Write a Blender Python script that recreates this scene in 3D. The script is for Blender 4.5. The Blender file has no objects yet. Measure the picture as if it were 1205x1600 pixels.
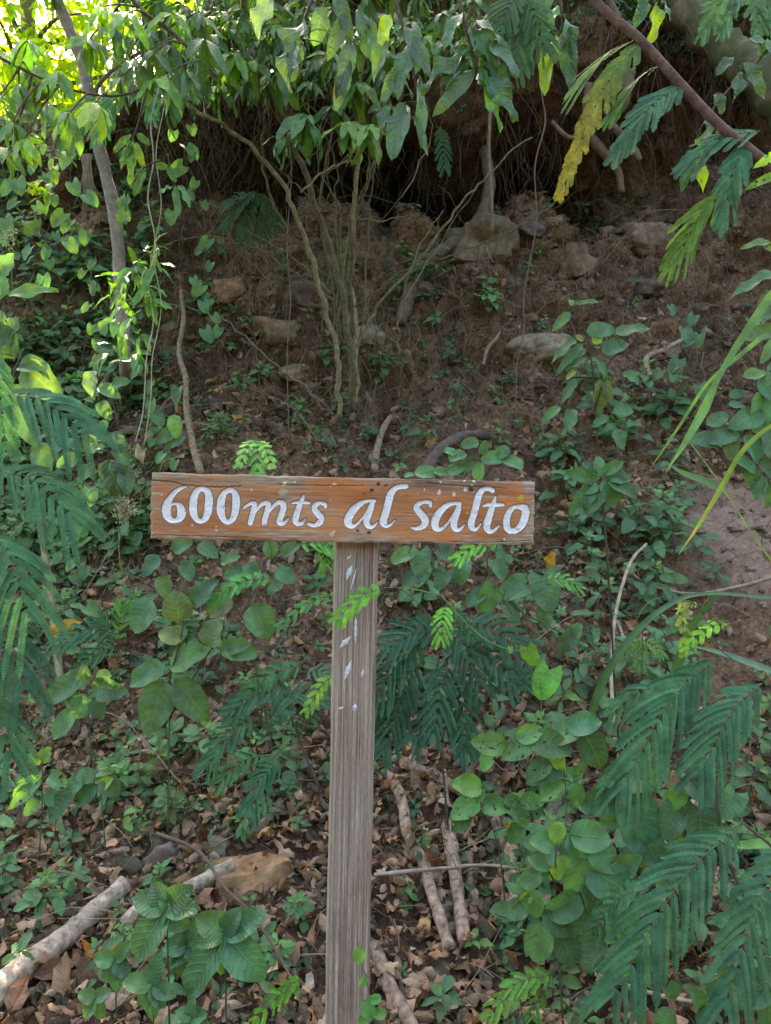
import bpy, math, random
import numpy as np
from mathutils import Vector, Matrix, Euler
from mathutils.bvhtree import BVHTree

random.seed(7)
RNG = np.random.default_rng(11)
SC = bpy.context.scene
COL = SC.collection

# ------------------------------------------------------------------ camera
CAM_Z = 1.5
F = 1256.0                      # focal length in photograph pixels (1205 x 1600)
cam_d = bpy.data.cameras.new("camera")
cam = bpy.data.objects.new("camera", cam_d)
COL.objects.link(cam)
cam.location = (0, 0, CAM_Z)
cam.rotation_euler = (math.radians(90), 0, 0)
cam_d.sensor_fit = 'VERTICAL'
cam_d.sensor_height = 24.0
cam_d.sensor_width = 24.0
cam_d.lens = F / 1600 * 24.0
cam_d.clip_start = 0.05
cam_d.clip_end = 500
cam_d.dof.use_dof = True
cam_d.dof.focus_distance = 1.75
cam_d.dof.aperture_fstop = 14
SC.camera = cam

# ------------------------------------------------------------------ light
SUN_EL, SUN_AZ = math.radians(50), math.radians(-14)     # azimuth from +Y towards +X
world = bpy.data.worlds.new("World")
SC.world = world
world.use_nodes = True
nt = world.node_tree
sky = nt.nodes.new("ShaderNodeTexSky")
sky.sky_type = 'NISHITA'
sky.sun_disc = False
sky.sun_elevation = SUN_EL
sky.sun_rotation = SUN_AZ
sky.dust_density = 3.0
sky.air_density = 1.0
sky.ozone_density = 1.0
nt.links.new(sky.outputs[0], nt.nodes["Background"].inputs[0])
nt.nodes["Background"].inputs[1].default_value = 0.15
sd = bpy.data.lights.new("sun", 'SUN')
sd.energy = 4.0
sd.angle = math.radians(0.5)
sd.color = (1.0, 0.95, 0.86)
sun = bpy.data.objects.new("sun", sd)
COL.objects.link(sun)
sdir = Vector((math.sin(SUN_AZ) * math.cos(SUN_EL), math.cos(SUN_AZ) * math.cos(SUN_EL), math.sin(SUN_EL)))
sun.rotation_euler = sdir.to_track_quat('Z', 'Y').to_euler()
sun.location = (0, 0, 30)
SC.view_settings.view_transform = 'Standard'
SC.view_settings.look = 'None'
SC.view_settings.exposure = 2.85
SC.view_settings.use_white_balance = True
SC.view_settings.white_balance_temperature = 7900
SC.view_settings.white_balance_tint = 12
SC.view_settings.gamma = 1.0
SC.cycles.max_bounces = 8
SC.cycles.diffuse_bounces = 4
SC.cycles.transmission_bounces = 6
SC.cycles.transparent_max_bounces = 12

# ------------------------------------------------------------------ helpers
def P(px, py, Y):
    """A point that stands at depth Y (metres) where the photograph has pixel px, py."""
    return Vector(((px - 602.5) / F * Y, Y, CAM_Z - (py - 800.0) / F * Y))

def m(px, Y):
    return px / F * Y

def tag(o, label=None, cat=None, group=None, kind=None):
    if label: o['label'] = label
    if cat: o['category'] = cat
    if group: o['group'] = group
    if kind: o['kind'] = kind
    return o

def empty(name, loc, label, cat, group=None):
    o = bpy.data.objects.new(name, None)
    COL.objects.link(o)
    o.location = loc
    o.empty_display_size = 0.05
    return tag(o, label, cat, group)

def hsh(ix, iy, iz, seed):
    h = (ix * 374761393 + iy * 668265263 + iz * 2147483647 + seed * 1274126177) & 0xffffffff
    h = ((h ^ (h >> 13)) * 1274126177) & 0xffffffff
    h = (h ^ (h >> 16)) & 0xffffffff
    return h.astype(np.float64) / 4294967295.0

def vnoise(x, y, z, seed=0):
    x, y, z = np.broadcast_arrays(np.asarray(x, float), np.asarray(y, float), np.asarray(z, float))
    xi, yi, zi = np.floor(x).astype(np.int64), np.floor(y).astype(np.int64), np.floor(z).astype(np.int64)
    u, v, w = x - xi, y - yi, z - zi
    u = u * u * (3 - 2 * u); v = v * v * (3 - 2 * v); w = w * w * (3 - 2 * w)
    r = 0
    for a in (0, 1):
        for b in (0, 1):
            for c in (0, 1):
                r = r + hsh(xi + a, yi + b, zi + c, seed) * (u if a else 1 - u) * (v if b else 1 - v) * (w if c else 1 - w)
    return r * 2 - 1

def fbm(x, y, z, seed=0, octv=4):
    s, a = 0, 1.0
    for i in range(octv):
        s = s + a * vnoise(np.asarray(x) * 2 ** i, np.asarray(y) * 2 ** i, np.asarray(z) * 2 ** i, seed + i)
        a *= 0.5
    return s

def nrm(a):
    return a / np.maximum(np.linalg.norm(a, axis=-1, keepdims=True), 1e-9)

class Acc:
    """Collects quads with a uv and a base colour per point; build() links them as ONE mesh object."""
    def __init__(s):
        s.V, s.Q, s.UV, s.C, s.M = [], [], [], [], []
        s.n = 0
    def add(s, V, Q, UV, C, mat=0):
        V = np.asarray(V, float).reshape(-1, 3)
        s.V.append(V); s.Q.append(np.asarray(Q, np.int64).reshape(-1, 4) + s.n)
        s.UV.append(np.asarray(UV, float).reshape(-1, 2)); s.C.append(np.asarray(C, float).reshape(-1, 3))
        s.M.append(np.full(len(s.Q[-1]), mat)); s.n += len(V)
    def build(s, name, mats, parent=None, smooth=True, origin=None):
        if not s.n: return None
        V = np.concatenate(s.V); Q = np.concatenate(s.Q); UV = np.concatenate(s.UV); C = np.concatenate(s.C); M = np.concatenate(s.M)
        off = np.array(parent.location) if parent is not None else np.zeros(3)
        if origin is not None: off = np.array(origin)
        V = V - off
        me = bpy.data.meshes.new(name)
        me.vertices.add(len(V)); me.vertices.foreach_set("co", V.astype(np.float32).ravel())
        me.loops.add(len(Q) * 4); me.loops.foreach_set("vertex_index", Q.astype(np.int32).ravel())
        me.polygons.add(len(Q)); me.polygons.foreach_set("loop_start", np.arange(0, len(Q) * 4, 4, dtype=np.int32))
        me.polygons.foreach_set("material_index", M.astype(np.int32))
        me.polygons.foreach_set("use_smooth", np.full(len(Q), smooth))
        uvl = me.uv_layers.new(name="UVMap")
        uvl.data.foreach_set("uv", UV[Q.ravel()].astype(np.float32).ravel())
        ca = me.color_attributes.new(name="Col", type='FLOAT_COLOR', domain='POINT')
        ca.data.foreach_set("color", np.concatenate([C, np.ones((len(C), 1))], 1).astype(np.float32).ravel())
        for mt in (mats if isinstance(mats, (list, tuple)) else [mats]): me.materials.append(mt)
        me.update(calc_edges=True); me.validate()
        o = bpy.data.objects.new(name, me)
        COL.objects.link(o)
        if parent is not None: o.parent = parent
        elif origin is not None: o.location = origin
        return o

TT = np.array([-1, -.55, 0, .55, 1.0])

def leaf_width(shape, s):
    s = np.asarray(s)
    if shape == 'lance': w = (s ** .7) * (1 - s) ** .75
    elif shape == 'heart': w = (s + .03) ** .28 * (1 - s) ** .62
    elif shape == 'round': w = (s + .005) ** .45 * (1 - s) ** .42
    elif shape == 'needle': w = (s + .02) ** .3 * (1 - s) ** .5
    else: w = (s ** .52) * (1 - s) ** .82
    return w / w.max()

def vary(col, n, var, rng=None):
    rng = rng or RNG
    c = np.tile(np.asarray(col, float), (n, 1)) if np.ndim(col) == 1 else np.array(col, float)
    b = rng.normal(1, var, (n, 1)).clip(.5, 1.7)
    h = rng.normal(0, var * .5, (n, 1))
    return np.clip(c * b * np.concatenate([1 + h * 1.6, 1 + h * .3, 1 - h * .8], 1), 0.004, .8)

def add_leaves(acc, Pn, D, N, L, W, shape='ovate', droop=.5, fold=.25, wave=.05, col=(.05, .15, .06), var=.18, ns=8, mat=0, curl=0.0):
    Pn = np.asarray(Pn, float).reshape(-1, 3); n = len(Pn)
    if n == 0: return
    bc = lambda v: np.broadcast_to(np.asarray(v, float), (n,)).copy()
    L, W, droop, fold, wave = bc(L), bc(W), bc(droop), bc(fold), bc(wave)
    D = nrm(np.broadcast_to(np.asarray(D, float), (n, 3))); N = np.broadcast_to(np.asarray(N, float), (n, 3))
    S = nrm(np.cross(D, N)); N = np.cross(S, D)
    s = np.linspace(0, 1, ns); w = leaf_width(shape, s)
    a = droop[:, None] * s[None]
    st = 1 / (ns - 1)
    al = np.concatenate([np.zeros((n, 1)), np.cumsum(np.cos((a[:, 1:] + a[:, :-1]) / 2), 1) * st], 1)
    dn = np.concatenate([np.zeros((n, 1)), np.cumsum(np.sin((a[:, 1:] + a[:, :-1]) / 2), 1) * st], 1)
    Nn = N[:, None] * np.cos(a)[..., None] + D[:, None] * np.sin(a)[..., None]
    Tn = D[:, None] * np.cos(a)[..., None] - N[:, None] * np.sin(a)[..., None]
    ctr = Pn[:, None] + D[:, None] * (L[:, None] * al)[..., None] - N[:, None] * (L[:, None] * dn)[..., None]
    y = TT[None, None] * w[None, :, None] * (W / 2)[:, None, None]
    ph = RNG.uniform(0, 6.28, n)[:, None, None]
    wv = np.sin(s[None, :, None] * RNG.uniform(9, 16, n)[:, None, None] + ph + TT * 1.3) * np.abs(TT) ** 2 * (wave * L)[:, None, None]
    cz = np.abs(y) * fold[:, None, None] + wv - curl * (y ** 2) / np.maximum(W, 1e-6)[:, None, None] * 4
    X = ctr[:, :, None] + S[:, None, None] * y[..., None] + Nn[:, :, None] * cz[..., None]
    if shape == 'heart':
        X = X - Tn[:, :, None] * ((L * .26)[:, None, None] * np.abs(TT) ** 1.3 * ((1 - s) ** 3)[None, :, None])[..., None]
    uv = np.zeros((n, ns, 5, 2)); uv[..., 0] = s[None, :, None]; uv[..., 1] = (TT / 2 + .5)
    C = np.repeat(vary(col, n, var), ns * 5, 0)
    base = (np.arange(n) * ns * 5)[:, None, None]
    i, j = np.meshgrid(np.arange(ns - 1), np.arange(4), indexing='ij')
    q = (i * 5 + j)[None] + base
    Q = np.stack([q, q + 5, q + 6, q + 1], -1)
    acc.add(X, Q, uv, C, mat)

def catmull(pts, res=6):
    p = np.array([np.array(v, float) for v in pts])
    if len(p) < 3:
        t = np.linspace(0, 1, res + 1)[:, None]
        return p[0] * (1 - t) + p[-1] * t
    p = np.concatenate([[2 * p[0] - p[1]], p, [2 * p[-1] - p[-2]]])
    out = []
    for i in range(1, len(p) - 2):
        t = np.linspace(0, 1, res, endpoint=False)[:, None]
        a, b, c, d = p[i - 1], p[i], p[i + 1], p[i + 2]
        out.append(.5 * ((2 * b) + (c - a) * t + (2 * a - 5 * b + 4 * c - d) * t ** 2 + (3 * b - a - 3 * c + d) * t ** 3))
    out.append(p[-2][None])
    return np.concatenate(out)

def add_tube(acc, pts, r0, r1=None, sides=6, col=(.1, .07, .05), res=5, rough=0.0, mat=0, smooth_path=True, cap=True, lump=0.0, seed=0):
    p = catmull(pts, res) if smooth_path else np.array([np.array(v, float) for v in pts])
    n = len(p)
    if r1 is None: r1 = r0
    r = np.linspace(r0, r1, n)
    if rough: p = p + RNG.normal(0, rough, p.shape) * np.minimum(1, np.arange(n))[:, None]
    t = nrm(np.gradient(p, axis=0))
    ref = np.array([0, 0, 1.0]) if abs(t[0][2]) < .9 else np.array([1.0, 0, 0])
    u = np.zeros_like(p)
    for i in range(n):
        ref = ref - t[i] * ref.dot(t[i]); ref = ref / max(np.linalg.norm(ref), 1e-9); u[i] = ref
    v = np.cross(t, u)
    a = np.linspace(0, 2 * math.pi, sides, endpoint=False)
    rr = r[:, None] * np.ones((1, sides))
    if lump:
        rr = rr * (1 + lump * fbm(p[:, 0:1] * 22 + np.cos(a) * 1.2, p[:, 1:2] * 22 + np.sin(a) * 1.2, p[:, 2:3] * 22, seed, 3))
    X = p[:, None] + (u[:, None] * np.cos(a)[None, :, None] + v[:, None] * np.sin(a)[None, :, None]) * rr[..., None]
    ln = np.concatenate([[0], np.cumsum(np.linalg.norm(np.diff(p, axis=0), axis=1))])
    uv = np.zeros((n, sides, 2)); uv[..., 0] = ln[:, None]; uv[..., 1] = a / 6.2832
    i, j = np.meshgrid(np.arange(n - 1), np.arange(sides), indexing='ij')
    q = i * sides + j; q2 = i * sides + (j + 1) % sides
    Q = np.stack([q, q2, q2 + sides, q + sides], -1).reshape(-1, 4)
    V = X.reshape(-1, 3); UV = uv.reshape(-1, 2)
    if cap:
        k = len(V)
        V = np.concatenate([V, p[:1] - t[:1] * r[0] * .3, p[-1:] + t[-1:] * r[-1] * .3]); UV = np.concatenate([UV, [[0, .5]], [[ln[-1], .5]]])
        ce = []
        for j in range(0, sides, 2):
            ce.append([k, (j + 2) % sides, (j + 1) % sides, j])
            b = (n - 1) * sides
            ce.append([k + 1, b + j, b + (j + 1) % sides, b + (j + 2) % sides])
        Q = np.concatenate([Q, ce])
    acc.add(V, Q, UV, np.tile(np.asarray(col, float), (len(V), 1)), mat)
    return p

def add_ribbon(acc, pts, widths, normal, col, fold=.25, res=8, twist=0.0, tipcol=None, mat=0):
    p = catmull(pts, res); n = len(p)
    w = np.interp(np.linspace(0, 1, n), np.linspace(0, 1, len(widths)), widths)
    t = nrm(np.gradient(p, axis=0)); N = np.tile(np.asarray(normal, float), (n, 1))
    S = nrm(np.cross(t, N)); N = np.cross(S, t)
    an = np.linspace(0, twist, n)[:, None]
    S, N = S * np.cos(an) + N * np.sin(an), N * np.cos(an) - S * np.sin(an)
    X = p[:, None] + S[:, None] * (TT[None, :] * w[:, None] / 2)[..., None] + N[:, None] * (np.abs(TT)[None] * w[:, None] / 2 * fold)[..., None]
    uv = np.zeros((n, 5, 2)); uv[..., 0] = np.linspace(0, 1, n)[:, None]; uv[..., 1] = TT / 2 + .5
    c = np.tile(np.asarray(col, float), (n, 1))
    if tipcol is not None:
        k = np.clip((np.linspace(0, 1, n) - .55) / .45, 0, 1)[:, None]
        c = c * (1 - k) + np.asarray(tipcol) * k
    i, j = np.meshgrid(np.arange(n - 1), np.arange(4), indexing='ij')
    q = i * 5 + j
    acc.add(X, np.stack([q, q + 5, q + 6, q + 1], -1), uv, np.repeat(c, 5, 0), mat)

def add_frond(acc, base, tip, width, normal=(0, -.8, .6), pairs=None, sag=.12, col=(.03, .10, .06), open_=62, tipopen=28, leaf=None,
              mat=0, stem_mat=1, stemcol=(.10, .13, .05), droop=.16, tipcol=None, bare=.06, density=1.0, rs=.0012, one=None):
    """A twice divided leaf: a rachis, pinnae in pairs and two rows of narrow leaflets on every pinna."""
    b, t = np.array(base, float), np.array(tip, float)
    L = np.linalg.norm(t - b)
    N = nrm(np.array(normal, float))
    pairs = pairs or int(np.clip(L * .94 / .0205, 6, 18))
    mid = (b + t) / 2 + np.array([0, 0, L * sag])
    ctr = catmull([b, mid, t], 12)
    add_tube(acc, ctr, rs, rs * .45, 5, stemcol, smooth_path=False, mat=stem_mat)
    s = np.linspace(bare, 1, pairs)
    idx = s * (len(ctr) - 1); i0 = np.minimum(idx.astype(int), len(ctr) - 2); fr = (idx - i0)[:, None]
    pp = ctr[i0] * (1 - fr) + ctr[i0 + 1] * fr
    tt = nrm(ctr[i0 + 1] - ctr[i0])
    width = width * .8
    prof = np.interp(s, [0, .15, .45, .8, 1], [.6, .9, 1, .85, .62]) * width / 2
    sp = L * (1 - bare) / pairs
    ll = (leaf if leaf else min(sp * .36, .0085))
    k = max(9, int(width / 2 / .0019 * density))
    for side in (-1, 1):
        ang = np.radians(np.interp(s, [0, 1], [open_, tipopen])) + RNG.normal(0, .05, pairs)
        S = nrm(np.cross(tt, N)) * side
        Nl = np.cross(S, tt) * side
        d = tt * np.cos(ang)[:, None] + S * np.sin(ang)[:, None]
        d = nrm(d + RNG.normal(0, .03, d.shape))
        ln = prof / np.maximum(np.sin(np.maximum(ang, .6)), .5) * RNG.uniform(.9, 1.08, pairs)
        u = np.linspace(.04, 1, k)
        # pinna axis, curving towards the tip and sagging
        ax = pp[:, None] + d[:, None] * (ln[:, None] * u[None])[..., None] + tt[:, None] * (ln[:, None] * .16 * u[None] ** 2)[..., None] \
            - np.array([0, 0, 1.0]) * (ln[:, None] * droop * u[None] ** 2)[..., None]
        at = nrm(np.gradient(ax, axis=1))
        as_ = nrm(np.cross(at, np.broadcast_to(Nl[:, None], at.shape)))
        # pinna midrib: a thin strip
        hw = rs * .35
        strip = np.stack([ax - as_ * hw, ax + as_ * hw], 2)
        n = pairs
        base_i = (np.arange(n) * k * 2)[:, None]
        jj = np.arange(k - 1)[None] * 2 + base_i
        acc.add(strip, np.stack([jj, jj + 1, jj + 3, jj + 2], -1), np.zeros((n * k * 2, 2)), np.tile(np.asarray(stemcol), (n * k * 2, 1)), stem_mat)
        lw = ln[:, None] / k * .95 * np.ones((1, k))
        env = (np.minimum(1, (1.02 - u) * 7 + .25) * np.minimum(1, u * 6 + .4))[None]
        for sd in (-1, 1):
            dd = nrm(as_ * sd * .93 + at * .38 + Nl[:, None] * .12 + RNG.normal(0, .05, at.shape))
            le = (ll * env * RNG.uniform(.96, 1.04, (n, k)))[..., None]
            A = ax - at * lw[..., None] * .8; B = ax + at * lw[..., None] * .8; Cc = ax + dd * le + at * lw[..., None] * .7; Dq = ax + dd * le * .96 - at * lw[..., None] * .7
            X = np.stack([A, Dq, Cc, B], 2)
            q = (np.arange(n * k) * 4)[:, None] + np.arange(4)[None]
            c = np.repeat(vary(col, n, .16), k, 0) * RNG.uniform(.85, 1.15, (n * k, 1))
            cut = np.repeat(np.where(RNG.random(n) < .16, RNG.uniform(.35, .9, n), 2.0), k) < np.tile(u, n); X.reshape(-1, 4, 3)[cut] = X.reshape(-1, 4, 3)[cut][:, :1]
            if tipcol is not None:
                w_ = np.repeat(np.clip((s - .25) * 1.6, 0, 1), k)[:, None] * RNG.uniform(.3, 1, (n * k, 1))
                c = c * (1 - w_) + np.asarray(tipcol) * w_
            acc.add(X, q, np.tile([[.3, .5], [.5, .4], [.7, .5], [.5, .6]], (n * k, 1)), np.repeat(c, 4, 0), mat)

# ------------------------------------------------------------------ materials
def new_mat(name):
    mt = bpy.data.materials.new(name); mt.use_nodes = True
    mt.node_tree.nodes.clear()
    return mt, mt.node_tree

def N_(t, kind, **kw):
    n = t.nodes.new(kind)
    for k, v in kw.items():
        if k.startswith('i_'):
            key = k[2:]; key = int(key) if key.isdigit() else key.replace('_', ' ')
            n.inputs[key].default_value = v
        else: setattr(n, k, v)
    return n

def mathn(t, op, a, b=None, clamp=False):
    n = t.nodes.new('ShaderNodeMath'); n.operation = op; n.use_clamp = clamp
    for i, v in enumerate((a, b)):
        if v is None: continue
        if isinstance(v, (int, float)): n.inputs[i].default_value = v
        else: t.links.new(v, n.inputs[i])
    return n.outputs[0]

def mixc(t, fac, a, b, blend='MIX'):
    n = t.nodes.new('ShaderNodeMix'); n.data_type = 'RGBA'; n.blend_type = blend
    for i, v in ((0, fac), (6, a), (7, b)):
        if isinstance(v, (int, float)): n.inputs[i].default_value = v
        elif isinstance(v, tuple): n.inputs[i].default_value = (*v, 1)
        else: t.links.new(v, n.inputs[i])
    return n.outputs[2]

def ramp(t, fac, stops):
    n = t.nodes.new('ShaderNodeValToRGB')
    e = n.color_ramp.elements
    while len(e) < len(stops): e.new(.5)
    for el, (p_, c) in zip(e, stops):
        el.position = p_; el.color = (*c, 1) if isinstance(c, tuple) else (c, c, c, 1)
    t.links.new(fac, n.inputs[0])
    return n.outputs[0]

def leaf_material(name, rough=.46, trans=.3, veins=7, vein_gain=.55, bump=.45, holes=0.0, spec=.42):
    mt, t = new_mat(name); L = t.links.new
    at = N_(t, 'ShaderNodeAttribute', attribute_name='Col')
    uv = N_(t, 'ShaderNodeUVMap'); sep = N_(t, 'ShaderNodeSeparateXYZ'); L(uv.outputs[0], sep.inputs[0])
    s, v = sep.outputs[0], sep.outputs[1]
    tt = mathn(t, 'MULTIPLY', mathn(t, 'ABSOLUTE', mathn(t, 'SUBTRACT', v, .5)), 2)
    mid = mathn(t, 'SUBTRACT', 1, mathn(t, 'MULTIPLY', tt, 14), True)
    tc = N_(t, 'ShaderNodeTexCoord')
    nz0 = N_(t, 'ShaderNodeTexNoise', i_Scale=40.0); L(tc.outputs['Object'], nz0.inputs['Vector'])
    wv = mathn(t, 'SINE', mathn(t, 'MULTIPLY', mathn(t, 'SUBTRACT', mathn(t, 'ADD', s, mathn(t, 'MULTIPLY', nz0.outputs[0], .09)), mathn(t, 'MULTIPLY', mathn(t, 'POWER', tt, 1.3), .17)), veins * 6.283))
    lat = mathn(t, 'POWER', mathn(t, 'ADD', mathn(t, 'MULTIPLY', wv, .5), .5), 7)
    vein = mathn(t, 'MAXIMUM', mid, mathn(t, 'MULTIPLY', lat, .42))
    geo = N_(t, 'ShaderNodeNewGeometry')
    nz = N_(t, 'ShaderNodeTexNoise', i_Scale=28.0, i_Detail=3.0); L(tc.outputs['Object'], nz.inputs['Vector'])
    base = mixc(t, mathn(t, 'MULTIPLY', vein, vein_gain), at.outputs['Color'], mixc(t, .55, at.outputs['Color'], (.26, .42, .17), 'MIX'))
    base = mixc(t, 1.0, base, ramp(t, nz.outputs[0], [(.3, .68), (.7, 1.4)]), 'MULTIPLY')
    base = mixc(t, 1.0, base, (1.14, 1.10, .84), 'MULTIPLY') if name not in ('dead_leaf',) else base
    # pale undersides, brown specks
    base = mixc(t, mathn(t, 'MULTIPLY', geo.outputs['Backfacing'], .35), base, mixc(t, .5, base, (.14, .24, .13)))
    nz2 = N_(t, 'ShaderNodeTexNoise', i_Scale=95.0, i_Detail=2.0); L(tc.outputs['Object'], nz2.inputs['Vector'])
    base = mixc(t, ramp(t, nz2.outputs[0], [(.68, 0.0), (.74, .75)]), base, (.13, .10, .045))
    eb = mathn(t, 'GREATER_THAN', mathn(t, 'ADD', tt, mathn(t, 'MULTIPLY', nz0.outputs[0], 1.1)), 1.62)
    base = mixc(t, mathn(t, 'MULTIPLY', eb, .75), base, (.20, .13, .05))
    pr = N_(t, 'ShaderNodeBsdfPrincipled', i_Roughness=rough)
    pr.inputs['Specular IOR Level'].default_value = spec
    L(base, pr.inputs['Base Color'])
    bp = N_(t, 'ShaderNodeBump', i_Strength=bump, i_Distance=.003)
    hgt = mathn(t, 'ADD', mathn(t, 'MULTIPLY', lat, -.55), mathn(t, 'ADD', mathn(t, 'MULTIPLY', mid, -.8), mathn(t, 'MULTIPLY', nz.outputs[0], 1.2)))
    L(hgt, bp.inputs['Height']); L(bp.outputs[0], pr.inputs['Normal'])
    tr = N_(t, 'ShaderNodeBsdfTranslucent')
    L(mixc(t, 1.0, base, (2.1, 1.9, .55), 'MULTIPLY'), tr.inputs[0])
    mx = N_(t, 'ShaderNodeMixShader'); mx.inputs[0].default_value = trans
    L(pr.outputs[0], mx.inputs[1]); L(tr.outputs[0], mx.inputs[2])
    out = N_(t, 'ShaderNodeOutputMaterial'); sh = mx.outputs[0]
    if holes:
        nh = N_(t, 'ShaderNodeTexNoise', i_Scale=85.0, i_Detail=1.0); L(tc.outputs['Object'], nh.inputs['Vector'])
        nh2 = N_(t, 'ShaderNodeTexNoise', i_Scale=22.0); L(tc.outputs['Object'], nh2.inputs['Vector'])
        hm = mathn(t, 'MULTIPLY', mathn(t, 'GREATER_THAN', nh.outputs[0], .66), mathn(t, 'GREATER_THAN', nh2.outputs[0], 1 - holes))
        tp = N_(t, 'ShaderNodeBsdfTransparent'); m2 = N_(t, 'ShaderNodeMixShader')
        L(hm, m2.inputs[0]); L(sh, m2.inputs[1]); L(tp.outputs[0], m2.inputs[2]); sh = m2.outputs[0]
    L(sh, out.inputs[0])
    return mt

def bark_material(name, dark=.55, light=1.35, scale=30.0, stretch=(1, 1, 1), rough=.85, bump=.6, moss=0.0, patch=None):
    mt, t = new_mat(name); L = t.links.new
    at = N_(t, 'ShaderNodeAttribute', attribute_name='Col')
    tc = N_(t, 'ShaderNodeTexCoord'); mp = N_(t, 'ShaderNodeMapping'); mp.inputs['Scale'].default_value = stretch
    L(tc.outputs['Object'], mp.inputs[0])
    nz = N_(t, 'ShaderNodeTexNoise', i_Scale=scale, i_Detail=6.0, i_Roughness=.65); L(mp.outputs[0], nz.inputs['Vector'])
    base = mixc(t, 1.0, at.outputs['Color'], ramp(t, nz.outputs[0], [(.3, dark), (.7, light)]), 'MULTIPLY')
    n2 = N_(t, 'ShaderNodeTexNoise', i_Scale=scale * .35, i_Detail=5.0); L(tc.outputs['Object'], n2.inputs['Vector'])
    if patch: base = mixc(t, ramp(t, n2.outputs[0], [(.52, 0.0), (.62, .8)]), base, patch)
    if moss: base = mixc(t, ramp(t, n2.outputs[0], [(.46, moss), (.60, 0.0)]), base, (.06, .075, .03))
    pr = N_(t, 'ShaderNodeBsdfPrincipled', i_Roughness=rough); L(base, pr.inputs['Base Color'])
    pr.inputs['Specular IOR Level'].default_value = .25
    bp = N_(t, 'ShaderNodeBump', i_Strength=bump, i_Distance=.006); L(nz.outputs[0], bp.inputs['Height']); L(bp.outputs[0], pr.inputs['Normal'])
    out = N_(t, 'ShaderNodeOutputMaterial'); L(pr.outputs[0], out.inputs[0])
    return mt

M_LEAF = leaf_material('leaf')
M_GLOSS = leaf_material('glossy_leaf', rough=.26, trans=.24, veins=9, vein_gain=.55, bump=.6, spec=.45)
M_HOLEY = leaf_material('bitten_leaf', holes=.5, veins=7)
M_SUNLEAF = leaf_material('sunny_leaf', trans=.6, veins=0, vein_gain=.4, bump=.1)  # translucency raised to brighten crowns as if sunlit
M_FEATHER = leaf_material('feather_leaflet', rough=.7, spec=.15, trans=.2, veins=0, vein_gain=0, bump=0)
M_BLADE = leaf_material('grass_blade', rough=.4, trans=.4, veins=0, vein_gain=.6, bump=.1)
M_DEAD = leaf_material('dead_leaf', rough=.8, trans=.12, veins=6, vein_gain=.0, bump=.7, spec=.2)
M_STEM = bark_material('green_stem', scale=40, bump=.2, rough=.6)
M_BARK = bark_material('bark', scale=40, bump=1.0, dark=.4, light=1.3)
M_ROOT = bark_material('root_bark', scale=34, bump=.5, rough=.9)
M_PALE = bark_material('pale_bark', scale=30, bump=.5, patch=(.20, .19, .16))
M_MOSSY = bark_material('mossy_bark', scale=18, bump=1.0, moss=.9)
M_DEADWOOD = bark_material('dead_wood', scale=48, bump=1.0, dark=.25, light=1.45)
M_ROCK = bark_material('rock', scale=22, bump=1.0, dark=.4, light=1.3, rough=.95)

def soil_material():
    mt, t = new_mat('soil'); L = t.links.new
    tc = N_(t, 'ShaderNodeTexCoord')
    def nz(s, d=6, r=.6):
        n = N_(t, 'ShaderNodeTexNoise', i_Scale=s, i_Detail=float(d), i_Roughness=r); L(tc.outputs['Object'], n.inputs['Vector']); return n.outputs[0]
    a, b, c = nz(1.3, 5), nz(9, 8, .7), nz(55, 6, .7)
    base = ramp(t, a, [(.35, (.105, .066, .042)), (.5, (.20, .122, .074)), (.68, (.32, .205, .125))])
    base = mixc(t, 1.0, base, ramp(t, b, [(.3, .42), (.7, 1.5)]), 'MULTIPLY')
    sz = N_(t, 'ShaderNodeSeparateXYZ'); L(tc.outputs['Object'], sz.inputs[0])
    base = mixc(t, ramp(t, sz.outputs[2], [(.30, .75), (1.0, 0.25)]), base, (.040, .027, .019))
    base = mixc(t, ramp(t, mathn(t, 'ADD', sz.outputs[1], 2.0), [(.6, 1.0), (.9, 0.0)]), base, (.030, .036, .020))  # unseen ground behind the camera, darkened to cut bounced light
    base = mixc(t, 1.0, base, ramp(t, c, [(.34, .38), (.66, 1.6)]), 'MULTIPLY')
    vo = N_(t, 'ShaderNodeTexVoronoi', i_Scale=42.0, i_Randomness=1.0); L(tc.outputs['Object'], vo.inputs['Vector'])
    st = mathn(t, 'MULTIPLY', ramp(t, vo.outputs['Distance'], [(.18, 1.0), (.3, 0.0)]), mathn(t, 'GREATER_THAN', b, .5))
    base = mixc(t, mathn(t, 'MULTIPLY', st, .55), base, (.27, .205, .155))
    vd = N_(t, 'ShaderNodeVectorMath', operation='DISTANCE'); L(tc.outputs['Object'], vd.inputs[0]); vd.inputs[1].default_value = (1.72, 3.72, 1.36)
    base = mixc(t, ramp(t, mathn(t, 'ADD', vd.outputs['Value'], mathn(t, 'MULTIPLY', b, .25)), [(.42, .8), (.62, 0.0)]), base, mixc(t, 1.0, (.34, .235, .18), ramp(t, c, [(.3, .7), (.7, 1.3)]), 'MULTIPLY'))
    pr = N_(t, 'ShaderNodeBsdfPrincipled', i_Roughness=.95); L(base, pr.inputs['Base Color']); pr.inputs['Specular IOR Level'].default_value = .15
    h = mathn(t, 'ADD', mathn(t, 'MULTIPLY', c, .5), mathn(t, 'ADD', mathn(t, 'MULTIPLY', b, 1.5), mathn(t, 'MULTIPLY', st, .5)))
    bp = N_(t, 'ShaderNodeBump', i_Strength=1.0, i_Distance=.02); L(h, bp.inputs['Height']); L(bp.outputs[0], pr.inputs['Normal'])
    out = N_(t, 'ShaderNodeOutputMaterial'); L(pr.outputs[0], out.inputs[0])
    return mt
M_SOIL = soil_material()

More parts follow.
